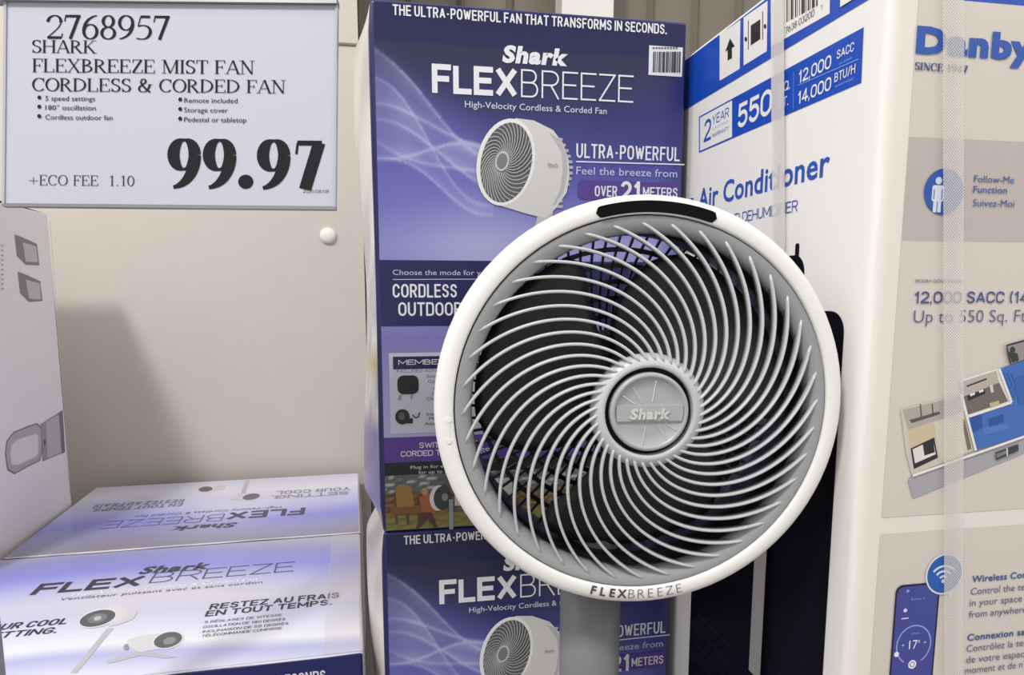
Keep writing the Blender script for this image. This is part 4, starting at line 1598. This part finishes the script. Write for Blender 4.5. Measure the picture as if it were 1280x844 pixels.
def pole_lathe(name, prof, m, n=48):
    vs, fs = lathe(prof, n)
    vs = [(x + PX, y + PY, z) for x, y, z in vs]
    fs.append(tuple(range(n))[::-1])
    fs.append(tuple(range((len(prof) - 1) * n, len(prof) * n)))
    return mesh(name, vs, fs, m, fan, True)


pole_lathe('pole', [(.0315, FLOOR + .030), (.0315, .60), (.0315, .745)], M_POLE)
pole_lathe('neck', [(.0315, .745), (.034, .750), (.034, .775), (.028, .80), (.024, .815)], M_POLE)
pole_lathe('base', [(.150, FLOOR + .0005), (.153, FLOOR + .008), (.148, FLOOR + .018), (.10, FLOOR + .025), (.04, FLOOR + .030), (.033, FLOOR + .045)], M_RIM, 64)

# ------------------------------------------------------------------ price sign on its stand
SD = 0.6
roll = radians(-0.55)
SU = RT * cos(roll) + UP * sin(roll)
SV = UP * cos(roll) - RT * sin(roll)
SO = CAM + FW * SD + RT * ((213 - CX) / F * SD) - UP * ((132 - CY) / F * SD)
SP = Plane(SO, SU, SV)
k = SD / F
pole_xy = SP.at(-330 * k, 0, -.02)
sign = thing('price_sign', (pole_xy.x, pole_xy.y, FLOOR), 'white price sign with black serif print in a clear holder at the upper left', 'sign')


def slab(name, u0, u1, v0, v1, h0, h1, m, parent):
    vs = [SP.at(u * k, v * k, h) for h in (h0, h1) for v in (v0, v1) for u in (u0, u1)]
    fs = [(0, 2, 3, 1), (4, 5, 7, 6), (0, 1, 5, 4), (2, 6, 7, 3), (0, 4, 6, 2), (1, 3, 7, 5)]
    return mesh(name, vs, fs, m, parent)


slab('sheet', -205, 205, -124, 127, -.0012, 0, M_PAPER, sign)
holder = slab('holder', -208, 207.5, -128, 128, -.004, -.0014, M_CLEAR, sign)
slab('side_edge', 205.2, 208, -128, 128, -.004, .0012, M_CLEAR, holder)
slab('side_edge', -208.5, -205.2, -128, 128, -.004, .0012, M_CLEAR, holder)
slab('bottom_lip', -208, 208, -128.5, -124.8, -.004, .0016, M_METAL, holder)
slab('top_channel', -230, 208, 127, 133.5, -.006, .004, M_METAL, sign)
slab('arm', -345, 208, 150, 170, -.012, .006, M_METAL, sign)
for u in (-150, 150):
    slab('clip', u - 8, u + 8, 130, 168, -.007, -.003, M_METAL, sign)
vs, fs = [], []
for z in (FLOOR + .012, 1.318):
    for a, b in ((-.012, -.012), (.012, -.012), (.012, .012), (-.012, .012)):
        vs.append((pole_xy.x + a, pole_xy.y + b, z))
fs = [(0, 1, 5, 4), (1, 2, 6, 5), (2, 3, 7, 6), (3, 0, 4, 7), (0, 3, 2, 1), (4, 5, 6, 7)]
mesh('post', vs, fs, M_METAL, sign)
v, f = box_vf(pole_xy.x - .13, pole_xy.x + .10, pole_xy.y - .12, pole_xy.y + .12, FLOOR + .0005, FLOOR + .013)
mesh('foot_plate', v, f, M_METAL, sign)

BK = (34, 32, 36)
p = Print(SP, 1)
p.text('2768957', 58, 48.5, 212, 50, 30, BK, fn=lambda t: serif(t, 0.11, 0.04))
p.build('item_number', sign, INK_SIGN)
p = Print(SP, 1)
fs_ = lambda t: serif(t, 0.115, 0.045)
p.text('SHARK', 40.5, 66, 121.5, 67, 16, BK, fn=fs_)
p.text('FLEXBREEZE MIST FAN', 40.5, 90.5, 318, 93, 17, BK, fn=fs_)
p.text('CORDLESS & CORDED FAN', 40.5, 113.5, 357, 117.5, 16.5, BK, fn=fs_)
p.build('product_lettering', sign, INK_SIGN)
p = Print(SP, 1)
for t, x, y, x2 in (('5 speed settings', 57, 126, 119), ('180° oscillation', 57, 137.5, 120), ('Cordless outdoor fan', 57, 149.5, 141), ('Remote included', 230.5, 128.5, 297), ('Storage cover', 230.5, 140.5, 285), ('Pedestal or tabletop', 230.5, 152.5, 308)):
    if t.startswith('Remote'):
        p.build('bullet_list', sign, INK_SIGN)
        p = Print(SP, 1)
    p.text(t, x, y, x2, y + (x2 - x) * .012, 6, (50, 48, 54), 0.0)
    p.ell(x - 7.5 if x < 100 else x - 5, y - 4, 2.3, 2.5, BK)
p.build('bullet_list', sign, INK_SIGN)
p = Print(SP, 1)
p.text('99.97', 209, 235.5, 406, 237, 61, BK, fn=lambda t: serif(t, 0.235, 0.045, 0.04))
p.build('price', sign, INK_SIGN)
p = Print(SP, 1)
p.text('+ECO FEE  1.10', 36.5, 231.5, 168, 233, 13, (50, 48, 54), fn=lambda t: serif(t, 0.09, 0.045, 0.03))
p.build('fee_lettering', sign, INK_SIGN)
p = Print(SP, 1)
p.text('2025/08/08', 379, 241, 411, 241.5, 4, (90, 88, 96), 0.0)
p.build('date_lettering', sign, INK_SIGN)
